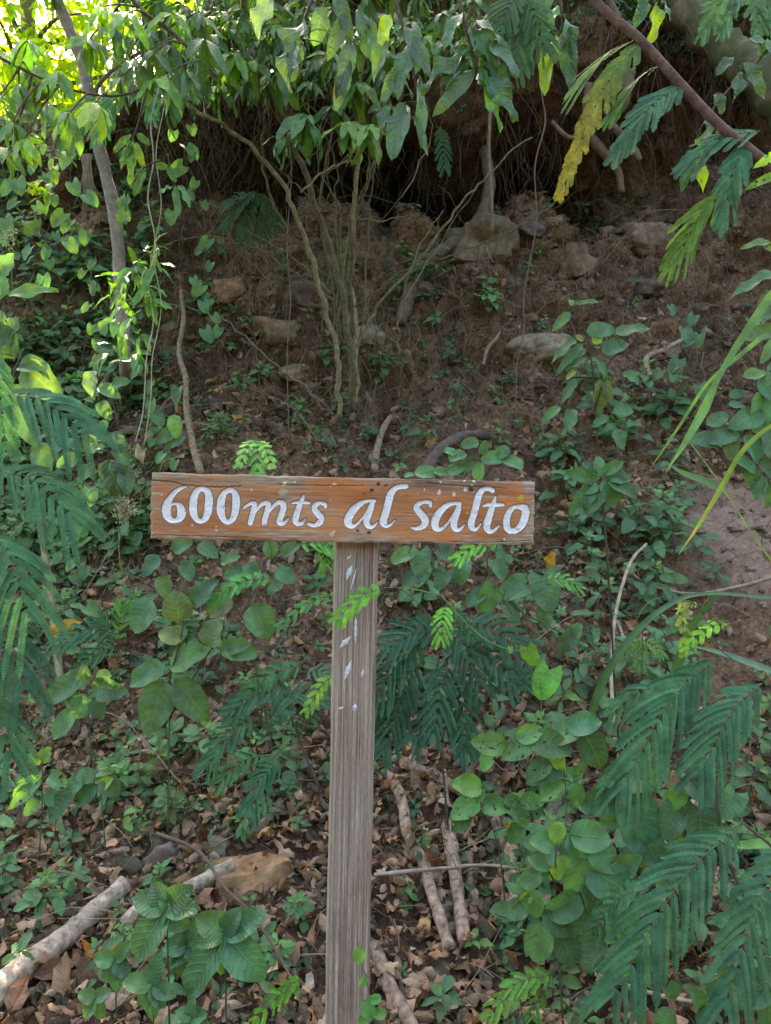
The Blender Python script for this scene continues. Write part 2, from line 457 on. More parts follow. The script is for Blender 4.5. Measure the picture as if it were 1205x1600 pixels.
# ------------------------------------------------------------------ the bank: one sheet from an added rise behind the camera, blocking low sky light, to the hills
PC = [(-60, 26), (-18, 9.5), (-5, .6), (-2.5, -.05), (0, .02), (1.4, .2), (2.0, .32), (2.7, .52), (3.3, .92), (3.75, 1.36), (4.1, 1.80), (4.45, 2.14), (4.75, 2.6),
      (4.95, 3.0), (5.15, 3.4), (6.3, 3.66), (6.6, 4.0), (5.1, 4.14), (4.72, 4.38), (4.85, 4.75), (5.6, 5.2), (8, 6.4), (14, 9), (60, 24), (120, 36)]
PL = [(-60, 26), (-18, 9.5), (-5, .6), (-2.5, -.05), (0, .02), (1.4, .2), (2.0, .32), (2.7, .52), (3.3, .88), (3.75, 1.26), (4.1, 1.65), (4.45, 2.05), (4.7, 2.5),
      (4.9, 2.95), (5.1, 3.3), (5.4, 3.5), (5.45, 3.62), (5.1, 3.76), (4.98, 3.86), (5.2, 3.98), (5.9, 4.1), (8, 4.3), (14, 4.8), (60, 7), (120, 9)]
PR = [(-60, 26), (-18, 9.5), (-5, .6), (-2.5, -.05), (0, .02), (1.4, .2), (2.0, .34), (2.7, .62), (3.3, 1.06), (3.75, 1.46), (4.1, 1.80), (4.45, 2.14), (4.75, 2.6),
      (4.95, 3.0), (5.15, 3.4), (5.5, 3.75), (5.55, 4.0), (5.2, 4.3), (4.95, 4.55), (5.05, 4.9), (5.7, 5.4), (8, 6.6), (14, 9.4), (60, 25), (120, 38)]
NSEG = [8, 8, 8, 8, 14, 24, 30, 34, 34, 32, 28, 30, 28, 28, 26, 20, 34, 22, 16, 20, 16, 14, 16, 8]

def profile(pts):
    p = np.array([(y, z) for y, z in pts], float); out = []
    q = np.concatenate([[2 * p[0] - p[1]], p, [2 * p[-1] - p[-2]]])
    for i, n in enumerate(NSEG):
        t = np.linspace(0, 1, n, endpoint=False)[:, None]
        a, b, c, d = q[i], q[i + 1], q[i + 2], q[i + 3]
        la = np.linalg.norm(c - b)
        m1 = (c - a) / max(np.linalg.norm(b - a) + la, 1e-6) * la; m2 = (d - b) / max(np.linalg.norm(d - c) + la, 1e-6) * la
        out.append((2 * t ** 3 - 3 * t ** 2 + 1) * b + (t ** 3 - 2 * t ** 2 + t) * m1 + (-2 * t ** 3 + 3 * t ** 2) * c + (t ** 3 - t ** 2) * m2)
    out.append(p[-1][None])
    return np.concatenate(out)

def build_bank():
    a, b, c = profile(PL), profile(PC), profile(PR)
    X = np.concatenate([-np.geomspace(80, 2.9, 34), np.linspace(-2.8, 2.8, 400), np.geomspace(2.9, 80, 34)])
    sm = lambda v: v * v * (3 - 2 * v)
    wl = sm(np.clip((-0.75 - X) / 1.0, 0, 1))[:, None, None]; wr = sm(np.clip((X - .9) / .9, 0, 1))[:, None, None]
    YZ = a[None] * wl + c[None] * wr + b[None] * (1 - wl - wr)
    Y, Z = YZ[..., 0], YZ[..., 1]; XX = np.repeat(X[:, None], Y.shape[1], 1)
    # the hollow under the lip is not even: deep in places, pinched shut in others, its ledge climbing and falling
    cum = np.cumsum([0] + NSEG); vi = np.arange(Y.shape[1])
    win = np.clip((vi - cum[13]) / 26, 0, 1) * np.clip((cum[19] - vi) / 22, 0, 1); win = (win * win * (3 - 2 * win))[None]
    n1 = fbm(X * 1.5, 0 * X, 0 * X + 3, 41, 3)[:, None]; n2 = fbm(X * 2.3, 0 * X, 0 * X + 8, 43, 3)[:, None]
    kk = np.clip(.90 + .5 * n1 - .55 * np.clip((-.35 - X) / .7, 0, 1)[:, None], .12, 1.15)
    Y = np.where((Y > 5.1) & (Y < 7), 5.1 + (Y - 5.1) * (kk * win + 1 - win), Y)
    Z = Z + win * .22 * n2
    V = np.stack([XX, Y, Z], -1)
    tu = np.gradient(V, axis=0); tv = np.gradient(V, axis=1)
    n = nrm(np.cross(tu, tv))
    near = np.clip((12 - np.abs(Y - 3)) / 6, 0, 1) * np.clip((12 - np.abs(XX)) / 6, 0, 1)
    bank = np.clip((Z - 1.2) / 1.2, 0, 1)
    d = .16 * fbm(XX * .9, Y * .9, Z * .9, 3, 3) * (.35 + .65 * bank)
    d += (.045 + .035 * bank) * fbm(XX * 3.6, Y * 3.6, Z * 3.6, 9, 3)
    r = 1 - np.abs(fbm(XX * 9, Y * 9, Z * 9, 21, 3))
    d += .066 * (r - .6) * (.4 + .6 * bank)
    d += .040 * bank * (1 - np.abs(fbm(XX * 19, Y * 19, Z * 14, 25, 3)) - .6)
    d += .016 * fbm(XX * 30, Y * 30, Z * 30, 31, 3)
    lip = np.exp(-((Z - 4.35) / .35) ** 2) * np.clip(1 - np.abs(Y - 5) / .8, 0, 1)
    d += lip * .18 * fbm(XX * 2.4, Y * 2, Z * 2, 55, 3)
    V = V + n * (d * np.maximum(near, .05))[..., None]
    V[..., 2] += (1 - near) * .6 * fbm(XX * .12, Y * .12, 0 * XX, 77, 3)
    nu, nv = V.shape[:2]
    i, j = np.meshgrid(np.arange(nu - 1), np.arange(nv - 1), indexing='ij')
    q = i * nv + j
    acc = Acc(); acc.add(V, np.stack([q, q + nv, q + nv + 1, q + 1], -1), np.zeros((nu * nv, 2)), np.ones((nu * nv, 3)))
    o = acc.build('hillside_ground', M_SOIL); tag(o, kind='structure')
    tu = np.gradient(V, axis=0); tv = np.gradient(V, axis=1)
    return o, V, nrm(np.cross(tu, tv)), X
bank, BV, BN, BX = build_bank()
_q = np.concatenate(([[0, 1, 2, 3]],)) * 0
BVH = BVHTree.FromObject(bank, bpy.context.evaluated_depsgraph_get()) if False else None
_me = bank.data
_vs = [v.co.copy() for v in _me.vertices]; _ps = [tuple(p.vertices) for p in _me.polygons]
BVH = BVHTree.FromPolygons(_vs, _ps)
del _vs, _ps
ORIGIN = Vector((0, 0, CAM_Z))
def G(px, py, lift=0.0):
    """Where the line of sight of a photograph pixel meets the bank."""
    d = (P(px, py, 1.0) - ORIGIN).normalized()
    h, n, _, dist = BVH.ray_cast(ORIGIN, d, 60)
    if h is None: return P(px, py, 5.0)
    if n.dot(d) > 0: n = -n
    return h + n * lift
def GN(px, py):
    d = (P(px, py, 1.0) - ORIGIN).normalized()
    h, n, _, dist = BVH.ray_cast(ORIGIN, d, 60)
    if h is None: return P(px, py, 5.0), Vector((0, -.7, .7))
    if n.dot(d) > 0: n = -n
    return h, n
def DROP(x, y):
    h, n, _, _ = BVH.ray_cast(Vector((x, y, 3.2 if y < 5 else 30)), Vector((0, 0, -1)), 60)
    return h if h is not None else Vector((x, y, 0))
def proj(V):
    return 602.5 + V[..., 0] / np.maximum(V[..., 1], .01) * F, 800 - (V[..., 2] - CAM_Z) / np.maximum(V[..., 1], .01) * F
BPX, BPY = proj(BV)
BAREA = np.zeros(BV.shape[:2])
_a = np.linalg.norm(np.cross(np.gradient(BV, axis=0), np.gradient(BV, axis=1)), axis=-1)
BAREA = _a * (BV[..., 1] > 1.2) * (BV[..., 1] < 7) * (np.abs(BV[..., 0]) < 3.4)
def scatter(n, dens):
    w = BAREA * dens(BPX, BPY, BV)
    w = w.ravel() / w.sum()
    k = RNG.choice(len(w), n, p=w)
    return BV.reshape(-1, 3)[k], BN.reshape(-1, 3)[k], BPX.ravel()[k], BPY.ravel()[k]
def box(px, py, x0, x1, y0, y1, soft=40.0):
    return 1 / (1 + np.exp(-(np.minimum(np.minimum(px - x0, x1 - px), np.minimum(py - y0, y1 - py))) / soft * 3))
# ------------------------------------------------------------------ the sign
YAW, ROLL = math.radians(5.5), math.radians(1.15)
POST_H = 1.42
SIGN_R = Euler((0, ROLL, YAW)).to_matrix()
PB = P(558, 850, 1.66)
sign_root = empty('trail_sign', PB - SIGN_R @ Vector((0, 0, POST_H)),
                  'wooden trail sign, orange board with carved white words on a weathered square post', 'sign')
sign_root.rotation_euler = (0, ROLL, YAW)
BX0, BX1, BH, BT = -.4125, .3665, .1315, .026

def px2board(px, py):
    u = (px - 237.5) / 597.0
    top, bot = 738 + 12 * u, 842 + 8.5 * u
    v = (bot - py) / (bot - top)
    return BX0 + u * (BX1 - BX0), v * BH

def zoomA(pts): return [(x / 3.766 + 220, y / 3.766 + 720, r / 3.766) for x, y, r in pts]
def zoomB(pts): return [(x / 3.652 + 520, y / 3.652 + 720, r / 3.652) for x, y, r in pts]
STROKES = [
    # 6
    zoomA([(262, 149, 5), (236, 157, 9), (205, 178, 12), (176, 212, 15), (158, 250, 20), (152, 290, 22), (160, 325, 20), (180, 347, 15), (205, 350, 13), (228, 336, 18), (238, 305, 22), (230, 270, 18), (212, 252, 11), (190, 252, 8), (176, 262, 6)]),
    # 0 0
    zoomA([(350, 158, 13), (380, 175, 16), (391, 215, 20), (391, 260, 20), (384, 310, 19), (368, 343, 15), (345, 355, 13), (322, 340, 15), (305, 300, 20), (303, 255, 20), (308, 210, 19), (322, 176, 16), (350, 158, 13)]),
    zoomA([(510, 166, 13), (536, 182, 16), (546, 222, 20), (546, 262, 20), (540, 308, 18), (524, 345, 15), (500, 359, 13), (478, 343, 15), (462, 305, 20), (460, 262, 20), (464, 218, 19), (480, 184, 15), (510, 166, 13)]),
    # m
    zoomA([(590, 276, 6), (612, 258, 9), (640, 243, 10), (652, 250, 13), (648, 285, 15), (638, 330, 15), (630, 362, 14)]),
    zoomA([(640, 335, 5), (658, 298, 7), (684, 262, 10), (712, 243, 13), (732, 252, 15), (726, 290, 15), (716, 330, 15), (710, 362, 14)]),
    zoomA([(718, 330, 5), (738, 296, 7), (766, 258, 10), (792, 240, 13), (816, 248, 16), (818, 280, 16), (806, 322, 16), (796, 356, 15), (812, 366, 12), (832, 356, 9), (850, 334, 6)]),
    # t
    zoomA([(936, 198, 6), (925, 225, 12), (910, 265, 15), (896, 310, 17), (890, 345, 16), (902, 366, 14), (926, 364, 11), (946, 342, 6)]),
    zoomA([(868, 246, 6), (895, 240, 9), (930, 240, 10), (966, 242, 9)]),
    # s
    zoomA([(1064, 268, 8), (1060, 252, 11), (1036, 243, 10), (1008, 252, 13), (1000, 278, 16), (1020, 308, 17), (1040, 332, 17), (1030, 360, 16), (1000, 376, 12), (968, 368, 10)]),
    # a
    zoomB([(212, 222, 11), (178, 222, 9), (135, 238, 14), (95, 275, 19), (68, 320, 20), (68, 355, 19), (95, 368, 12), (128, 345, 8), (165, 295, 6), (190, 250, 6)]),
    zoomB([(203, 224, 11), (196, 255, 15), (182, 300, 17), (170, 340, 16), (182, 368, 14), (208, 370, 10), (234, 346, 6)]),
    # l
    zoomB([(392, 138, 14), (362, 140, 13), (332, 150, 14), (308, 178, 18), (296, 220, 19), (286, 265, 19), (274, 310, 19), (266, 345, 18), (280, 365, 13), (305, 362, 9), (334, 334, 5)]),
    # s
    zoomB([(538, 250, 9), (532, 230, 12), (502, 228, 10), (468, 240, 14), (458, 262, 17), (478, 292, 18), (504, 322, 19), (508, 350, 18), (486, 374, 14), (455, 381, 10), (430, 376, 7)]),
    # a
    zoomB([(708, 236, 11), (670, 236, 10), (630, 250, 14), (592, 285, 18), (568, 330, 20), (568, 370, 19), (592, 386, 12), (625, 366, 8), (662, 315, 6), (690, 262, 6)]),
    zoomB([(704, 238, 11), (698, 270, 15), (684, 315, 17), (674, 352, 17), (684, 382, 15), (710, 386, 10), (738, 358, 6)]),
    # l
    zoomB([(898, 160, 13), (880, 150, 13), (850, 152, 12), (826, 172, 16), (812, 210, 18), (802, 255, 18), (788, 305, 18), (776, 350, 18), (786, 380, 14), (808, 382, 9), (834, 352, 5)]),
    # t
    zoomB([(916, 196, 7), (908, 225, 12), (896, 265, 16), (880, 315, 18), (868, 360, 19), (878, 392, 15), (905, 395, 11), (942, 364, 6)]),
    zoomB([(848, 248, 7), (880, 242, 11), (920, 242, 11), (962, 242, 9)]),
    # o
    zoomB([(1060, 254, 14), (1092, 262, 19), (1096, 295, 20), (1084, 340, 20), (1060, 376, 18), (1026, 394, 15), (994, 382, 18), (984, 345, 18), (990, 305, 17), (1008, 272, 14), (1034, 254, 11), (1060, 254, 14)]),
]

def seg_field(X, Z, pts, res=5):
    """Signed distance to a stroke of varying thickness (positive inside)."""
    a = catmull([(x, y, r) for x, y, r in pts], res)
    best = np.full(X.shape, -1e9)
    for p, q in zip(a[:-1], a[1:]):
        d = q[:2] - p[:2]; l2 = max(d.dot(d), 1e-12)
        t = np.clip(((X - p[0]) * d[0] + (Z - p[1]) * d[1]) / l2, 0, 1)
        ds = np.hypot(X - p[0] - t * d[0], Z - p[1] - t * d[1])
        best = np.maximum(best, p[2] + t * (q[2] - p[2]) - ds)
    return best

def build_board():
    st = .00085
    nx, nz = int((BX1 - BX0) / st), int(BH / st)
    xs, zs = np.linspace(BX0, BX1, nx + 1), np.linspace(0, BH, nz + 1)
    X, Z = np.meshgrid(xs, zs, indexing='ij')
    sc = (BX1 - BX0) / 597.0
    jx, jz = .0004 * fbm(X * 260, Z * 260, 1, 5, 2), .0004 * fbm(X * 260, Z * 260, 2, 6, 2)
    inside = np.full(X.shape, -1e9)
    for s in STROKES:
        pts = []
        for x, y, r in s:
            bx, bz = px2board(x, y); pts.append((bx, bz, r * sc * 1.22))
        x0, x1 = min(p[0] for p in pts) - .02, max(p[0] for p in pts) + .02
        i0, i1 = np.searchsorted(xs, x0), np.searchsorted(xs, x1)
        f = seg_field((X + jx)[i0:i1], (Z + jz)[i0:i1], pts)
        inside[i0:i1] = np.maximum(inside[i0:i1], f)
    depth = np.clip(inside + .0006, 0, .0034) * 1.15
    depth = depth + np.where(inside > .001, .0004 * fbm(X * 200, Z * 200, 3, 8, 2), 0)
    # weathered grain relief, cracks along the top and bottom edge
    g = fbm(X * 9, Z * 260, 0, 40, 4)
    u, v = (X - BX0) / (BX1 - BX0), Z / BH
    edge = np.clip(1 - v / .22, 0, 1) + np.clip((v - .74) / .26, 0, 1) * (.6 + .4 * fbm(u * 6, 0, 0, 2, 2)) + np.clip((u - .955) / .045, 0, 1) + np.clip((.03 - u) / .03, 0, 1) * .6
    edge = np.clip(edge * 1.1 + .42 * fbm(X * 22, Z * 60, 0, 91, 4) - .14, 0, 1)
    edge = np.maximum(edge, .75 * np.clip(fbm(X * 7, Z * 120, 4, 93, 4) - .55, 0, 1) * 2)
    front = -depth - (.00035 + .0006 * edge) * (g * .5 + .5)
    for pts, w in (([(238, 750), (262, 752), (290, 757), (330, 760), (372, 759)], .0016), ([(430, 755), (480, 757), (560, 757)], .0007), ([(660, 752), (720, 757), (790, 760)], .001),
                   ([(700, 845), (760, 846), (830, 843)], .0009), ([(240, 836), (330, 838), (420, 842)], .0008)):
        pb = [(*px2board(*p), w) for p in pts]
        c = np.clip(seg_field(X + jx * 3, Z + jz * 3, pb, 4) / w + .2, 0, 1)
        front -= c * .004
    # outline a little ragged
    ex = np.minimum(X - BX0, BX1 - X); ez = np.minimum(Z, BH - Z)
    front -= .0025 * np.exp(-np.minimum(ex, ez) / .0022)
    Xr = X + np.where(ex < .004, .0014 * fbm(X * 3, Z * 90, 0, 14, 3), 0)
    Zr = Z + np.where(ez < .004, .0014 * fbm(X * 30, Z * 3, 0, 15, 4), 0)
    # wood colours
    n1 = fbm(X * 6, Z * 34, 0, 61, 5); n2 = fbm(X * 5, Z * 16, 5, 62, 4); n3 = fbm(X * 60, Z * 420, 0, 63, 3)
    orange = np.array([.54, .19, .055]); deep = np.array([.30, .095, .035]); tan = np.array([.48, .27, .14]); grey = np.array([.36, .275, .20]); dark = np.array([.085, .052, .038])
    w1 = np.clip(.5 + .55 * n1, 0, 1)[..., None]
    col = orange * (1 - w1) + deep * w1
    w2 = np.clip(.15 + .8 * n2, 0, 1)[..., None] * .75
    col = col * (1 - w2) + tan * w2
    col = col * (1 + .10 * n3)[..., None]
    we = np.clip(edge * 1.05, 0, 1)[..., None]
    top = np.clip((v - .7) / .2, 0, 1)[..., None] * np.clip(.55 + .6 * fbm(X * 6, Z * 30, 0, 71, 3), 0, 1)[..., None]
    ge = grey * (1 - .55 * top) * (1 + .4 * fbm(X * 40, Z * 300, 0, 72, 4))[..., None]
    col = col * (1 - we) + ge * we
    dk = np.clip((v - .78) * 6, 0, 1) * np.clip(u * 3 - 1.2, 0, 1) * np.clip(.5 + 1.1 * fbm(X * 16, Z * 50, 0, 73, 3), 0, 1)
    col = col * (1 - .6 * dk[..., None]) + dark * .6 * dk[..., None]
    def spots(lst, c, soft=.0006):
        nonlocal col
        for px, py, r in lst:
            bx, bz = px2board(px, py); rr = r * sc
            dd = np.hypot(X - bx + jx * 4, Z - bz + jz * 4)
            k = np.clip((rr - dd) / soft, 0, 1)[..., None]
            col = col * (1 - k) + np.array(c) * k
    spots([(515, 755, 2.6), (440, 752, 2.0), (438, 754, 2.6), (454, 752, 2.4), (388, 764, 1.6), (508, 758, 1.6), (680, 767, 3.6), (704, 770, 3.8), (646, 769, 1.4), (682, 751, 2.6), (720, 749, 2), (735, 749, 2),
           (657, 763, 1.4), (735, 766, 1.4), (722, 763, 2.6), (640, 794, 1.8), (675, 779, 1.5), (510, 779, 1.5), (336, 828, 1.6), (253, 773, 1.4), (366, 758, 1.5), (760, 828, 1.4), (786, 841, 2.4)],
          (.62, .60, .52))
    spots([(437, 767, 6.5), (433, 768, 4)], (.36, .34, .22)); spots([(811, 776, 4.6), (814, 773, 3), (725, 800, 2.6), (733, 756, 2.4), (727, 790, 1.6)], (.42, .38, .04))
    spots([(584, 755, 3), (596, 756, 2.4), (574, 764, 3.2), (562, 770, 2), (571, 831, 3.2), (553, 828, 2.6), (731, 762, 4), (740, 770, 2), (560, 741, 2), (630, 771, 1.5)], (.045, .03, .025))
    spots([(513, 834, 4), (516, 830, 3)], (.55, .40, .36)); spots([(300, 820, 2), (336, 822, 1.3)], (.6, .58, .6))
    # darker rim round every cut
    rim = np.exp(-((inside + .0003) / .0011) ** 2)[..., None]
    col = col * (1 - .75 * rim) + np.array([.11, .095, .09]) * .75 * rim
    painted = inside > .00045
    chip = np.clip(fbm(X * 170, Z * 230, 0, 84, 3) - .85, 0, .3)[..., None] * 2.6
    white = np.array([.80, .82, .86]) * (1 - .09 * np.clip(fbm(X * 90, Z * 160, 0, 81, 3), -1, 1))[..., None]
    white = white * (1 - chip) + np.array([.34, .26, .22]) * chip
    Vv = np.stack([Xr, -BT + -front * 1.0, Zr], -1)      # front plane faces -Y
    n0, n1_ = X.shape
    i, j = np.meshgrid(np.arange(n0 - 1), np.arange(n1_ - 1), indexing='ij')
    q = i * n1_ + j
    Q = np.stack([q, q + n1_, q + n1_ + 1, q + 1], -1)
    pf = painted[:-1, :-1] & painted[1:, :-1] & painted[1:, 1:] & painted[:-1, 1:]
    def compact(Qs, colr):
        Qs = Qs.reshape(-1, 4); used, inv = np.unique(Qs, return_inverse=True)
        a = Acc(); a.add(Vv.reshape(-1, 3)[used], inv.reshape(-1, 4), np.zeros((len(used), 2)), colr.reshape(-1, 3)[used]); return a
    ab = compact(Q[~pf], np.clip(col, .01, .9))
    qx = X[:-1, :-1]; w1, w2 = px2board(517, 800)[0], px2board(625, 800)[0]
    words_ = [compact(Q[pf & (qx < w1)], white), compact(Q[pf & (qx >= w1) & (qx < w2)], white), compact(Q[pf & (qx >= w2)], white)]
    # back and sides: rim ring extruded to the back plane
    ring = [(k, 0) for k in range(n0)] + [(n0 - 1, k) for k in range(1, n1_)] + [(k, n1_ - 1) for k in range(n0 - 2, -1, -1)] + [(0, k) for k in range(n1_ - 2, 0, -1)]
    rp = np.array([Vv[a, b] for a, b in ring]); bp = rp.copy(); bp[:, 1] = 0
    rc = np.array([col[a, b] for a, b in ring]) * 1.25 + .03; k = len(ring); idx = np.arange(k)
    ab.add(np.concatenate([rp, bp]), np.stack([idx, idx + k, (idx + 1) % k + k, (idx + 1) % k], -1), np.zeros((2 * k, 2)), np.concatenate([rc, rc]))
    ab.add([(BX0, 0, 0), (BX1, 0, 0), (BX1, 0, BH), (BX0, 0, BH)], [[3, 2, 1, 0]], np.zeros((4, 2)), np.tile([.25, .18, .12], (4, 1)))
    # materials
    mt, t = new_mat('carved_board'); L = t.links.new
    at = N_(t, 'ShaderNodeAttribute', attribute_name='Col'); tc = N_(t, 'ShaderNodeTexCoord')
    mp = N_(t, 'ShaderNodeMapping'); mp.inputs['Scale'].default_value = (14, 60, 420); L(tc.outputs['Object'], mp.inputs[0])
    nz = N_(t, 'ShaderNodeTexNoise', i_Scale=1.0, i_Detail=5.0, i_Roughness=.6); L(mp.outputs[0], nz.inputs['Vector'])
    pr = N_(t, 'ShaderNodeBsdfPrincipled', i_Roughness=.62)
    L(mixc(t, 1.0, at.outputs['Color'], ramp(t, nz.outputs[0], [(.3, .84), (.7, 1.14)]), 'MULTIPLY'), pr.inputs['Base Color'])
    pr.inputs['Specular IOR Level'].default_value = .35
    bpn = N_(t, 'ShaderNodeBump', i_Strength=.5, i_Distance=.001); L(nz.outputs[0], bpn.inputs['Height']); L(bpn.outputs[0], pr.inputs['Normal'])
    o = N_(t, 'ShaderNodeOutputMaterial'); L(pr.outputs[0], o.inputs[0])
    mw, t = new_mat('white_paint'); L = t.links.new
    at = N_(t, 'ShaderNodeAttribute', attribute_name='Col')
    pr = N_(t, 'ShaderNodeBsdfPrincipled', i_Roughness=.55); L(at.outputs['Color'], pr.inputs['Base Color'])
    o = N_(t, 'ShaderNodeOutputMaterial'); L(pr.outputs[0], o.inputs[0])
    bo = ab.build('board', mt); bo.parent = sign_root; bo.location = (0, 0, POST_H + .0045)
    for a in words_: a.build('lettering', mw).parent = bo
    return mw
M_WHITE = build_board()

def build_post():
    W, D = .0895, .07
    mt, t = new_mat('weathered_post'); L = t.links.new
    tc = N_(t, 'ShaderNodeTexCoord')
    def st(sc, d, sx=(1, 1, 1), dist=0.0):
        mp = N_(t, 'ShaderNodeMapping'); mp.inputs['Scale'].default_value = sx; L(tc.outputs['Object'], mp.inputs[0])
        n = N_(t, 'ShaderNodeTexNoise', i_Scale=sc, i_Detail=float(d), i_Roughness=.6, i_Distortion=dist); L(mp.outputs[0], n.inputs['Vector']); return n.outputs[0]
    a, b, c = st(1, 8, (230, 230, 3.2)), st(1, 4, (22, 22, 2.6)), st(1, 5, (520, 520, 60))
    crk = st(1, 3, (95, 95, 1.1), .6)
    wz = N_(t, 'ShaderNodeTexWave', wave_type='BANDS', bands_direction='X', i_Scale=26.0, i_Distortion=5.0, i_Detail=2.0); wz.inputs['Detail Scale'].default_value = .5
    mp = N_(t, 'ShaderNodeMapping'); mp.inputs['Scale'].default_value = (1, 1, .10); L(tc.outputs['Object'], mp.inputs[0]); L(mp.outputs[0], wz.inputs['Vector'])
    base = ramp(t, a, [(.35, (.15, .105, .078)), (.47, (.31, .232, .182)), (.62, (.50, .41, .335))])
    base = mixc(t, ramp(t, wz.outputs[1], [(.3, 0.0), (.8, .45)]), base, (.17, .11, .082))
    base = mixc(t, ramp(t, b, [(.45, 0.0), (.7, .6)]), base, (.31, .265, .22))
    base = mixc(t, ramp(t, crk, [(.33, .85), (.375, 0.0)]), base, (.055, .038, .028))
    sp = N_(t, 'ShaderNodeSeparateXYZ'); L(tc.outputs['Object'], sp.inputs[0])
    dirt = st(1, 6, (30, 30, 12))
    base = mixc(t, mathn(t, 'MULTIPLY', ramp(t, dirt, [(.5, 0.0), (.62, .75)]), mathn(t, 'SUBTRACT', 1.0, sp.outputs[2], True)), base, (.12, .10, .06))
    low = mathn(t, 'MULTIPLY', mathn(t, 'SUBTRACT', .55, sp.outputs[2], True), .9)
    base = mixc(t, mathn(t, 'MULTIPLY', low, .7, True), base, (.33, .285, .20))
    gmask = ramp(t, mathn(t, 'ADD', mathn(t, 'MULTIPLY', sp.outputs[0], -9), mathn(t, 'MULTIPLY', b, .25)), [(.44, 0.0), (.56, .75)])
    base = mixc(t, gmask, base, (.30, .27, .19))
    base = mixc(t, 1.0, base, ramp(t, c, [(.3, .75), (.7, 1.25)]), 'MULTIPLY')
    pr = N_(t, 'ShaderNodeBsdfPrincipled', i_Roughness=.85); L(base, pr.inputs['Base Color']); pr.inputs['Specular IOR Level'].default_value = .2
    h = mathn(t, 'ADD', mathn(t, 'MULTIPLY', a, 1.0), mathn(t, 'ADD', mathn(t, 'MULTIPLY', c, .4), mathn(t, 'MULTIPLY', ramp(t, crk, [(.33, 0.0), (.38, 1.0)]), .6)))
    bp = N_(t, 'ShaderNodeBump', i_Strength=.8, i_Distance=.0025); L(h, bp.inputs['Height']); L(bp.outputs[0], pr.inputs['Normal'])
    o = N_(t, 'ShaderNodeOutputMaterial'); L(pr.outputs[0], o.inputs[0])
    # section with small worn chamfers, ragged along its length
    nz = 160; zs = np.linspace(0, POST_H + .118, nz)
    c = .005
    sec = [(-W / 2, c), (-W / 2 + c * .6, 0), (-W / 6, 0), (W / 6, 0), (W / 2 - c * .6, 0), (W / 2, c), (W / 2, D - c), (W / 2 - c, D), (-W / 2 + c, D), (-W / 2, D - c)]
    V = np.zeros((nz, len(sec), 3))
    for k, (x, y) in enumerate(sec):
        V[:, k, 0] = x + .0009 * fbm(zs * 9, k * 3.1, 0, 5, 3); V[:, k, 1] = y + .0007 * fbm(zs * 9, k * 3.1, 4, 6, 3); V[:, k, 2] = zs
    n = len(sec)
    i, j = np.meshgrid(np.arange(nz - 1), np.arange(n), indexing='ij')
    q = i * n + j; q2 = i * n + (j + 1) % n
    a = Acc(); a.add(V, np.stack([q, q2, q2 + n, q + n], -1), np.zeros((nz * n, 2)), np.ones((nz * n, 3)))
    b = (nz - 1) * n
    a.Q.append(np.array([[b, b + 1, b + 8, b + 9], [b + 1, b + 2, b + 7, b + 8], [b + 2, b + 3, b + 6, b + 7], [b + 3, b + 4, b + 5, b + 6]])); a.M.append(np.zeros(4))
    o = a.build('post', mt, smooth=False); o.parent = sign_root; o.location = (0, .0015, 0)
    # old dabs of white paint on the face of the post
    for px, py, l, w, an in ((546, 895, 20, 6, 70), (556, 985, 34, 5, 90), (540, 1004, 20, 7, 48), (544, 1048, 26, 6, 72), (567, 1053, 12, 3, 75), (555, 1107, 11, 5, 82), (533, 1107, 8, 2.5, 20), (546, 871, 9, 2.5, 45), (553, 905, 30, 2, 76)):
        r = SIGN_R.inverted() @ (P(px, py, 1.655) - sign_root.location)
        ln, wd = m(l * 1.25, 1.66), m(w, 1.66) * 1.35
        ca, sa = math.cos(math.radians(an)), math.sin(math.radians(an))
        acc = Acc(); k = 17; s = np.linspace(-1, 1, k)
        wid = np.clip(1 - np.abs(s) ** 1.5, .05, 1) * wd / 2 * (1 + RNG.normal(0, .25, k)).clip(.3, 1.6)
        c1 = np.stack([s * ln / 2 * ca - wid * sa, np.full(k, -.0008), s * ln / 2 * sa + wid * ca], -1); c2 = np.stack([s * ln / 2 * ca + wid * sa, np.full(k, -.0008), s * ln / 2 * sa - wid * ca], -1)
        b1, b2 = c1 + (0, .0014, 0), c2 + (0, .0014, 0)
        R = np.stack([b1, c1, c2, b2], 1) + np.array([r.x, 0, r.z])
        i, j = np.meshgrid(np.arange(k - 1), np.arange(3), indexing='ij'); q = i * 4 + j
        acc.add(R, np.stack([q, q + 4, q + 5, q + 1], -1), np.zeros((k * 4, 2)), np.tile([.62, .63, .66], (k * 4, 1)))
        d = acc.build('paint_dab', M_WHITE); d.parent = o
build_post()
# ------------------------------------------------------------------ loose cover of the ground
def cover_density(px, py, V):
    d = .16 + .95 * box(px, py, -300, 1500, 1130, 1900) + .35 * box(px, py, -200, 560, 820, 1200) + .5 * box(px, py, 560, 1010, 850, 1200) + .35 * box(px, py, 850, 1100, 640, 830) + .3 * box(px, py, 230, 520, 560, 740)
    d = d * (1 - .93 * box(px, py, 1060, 1400, 770, 930, 30)) * np.where(V[..., 2] > 2.25, .2, 1) * np.where(V[..., 2] > 2.9, .3, 1) * (1 - .6 * box(px, py, 560, 800, 560, 740, 30))
    return d * (V[..., 2] < 4.0)

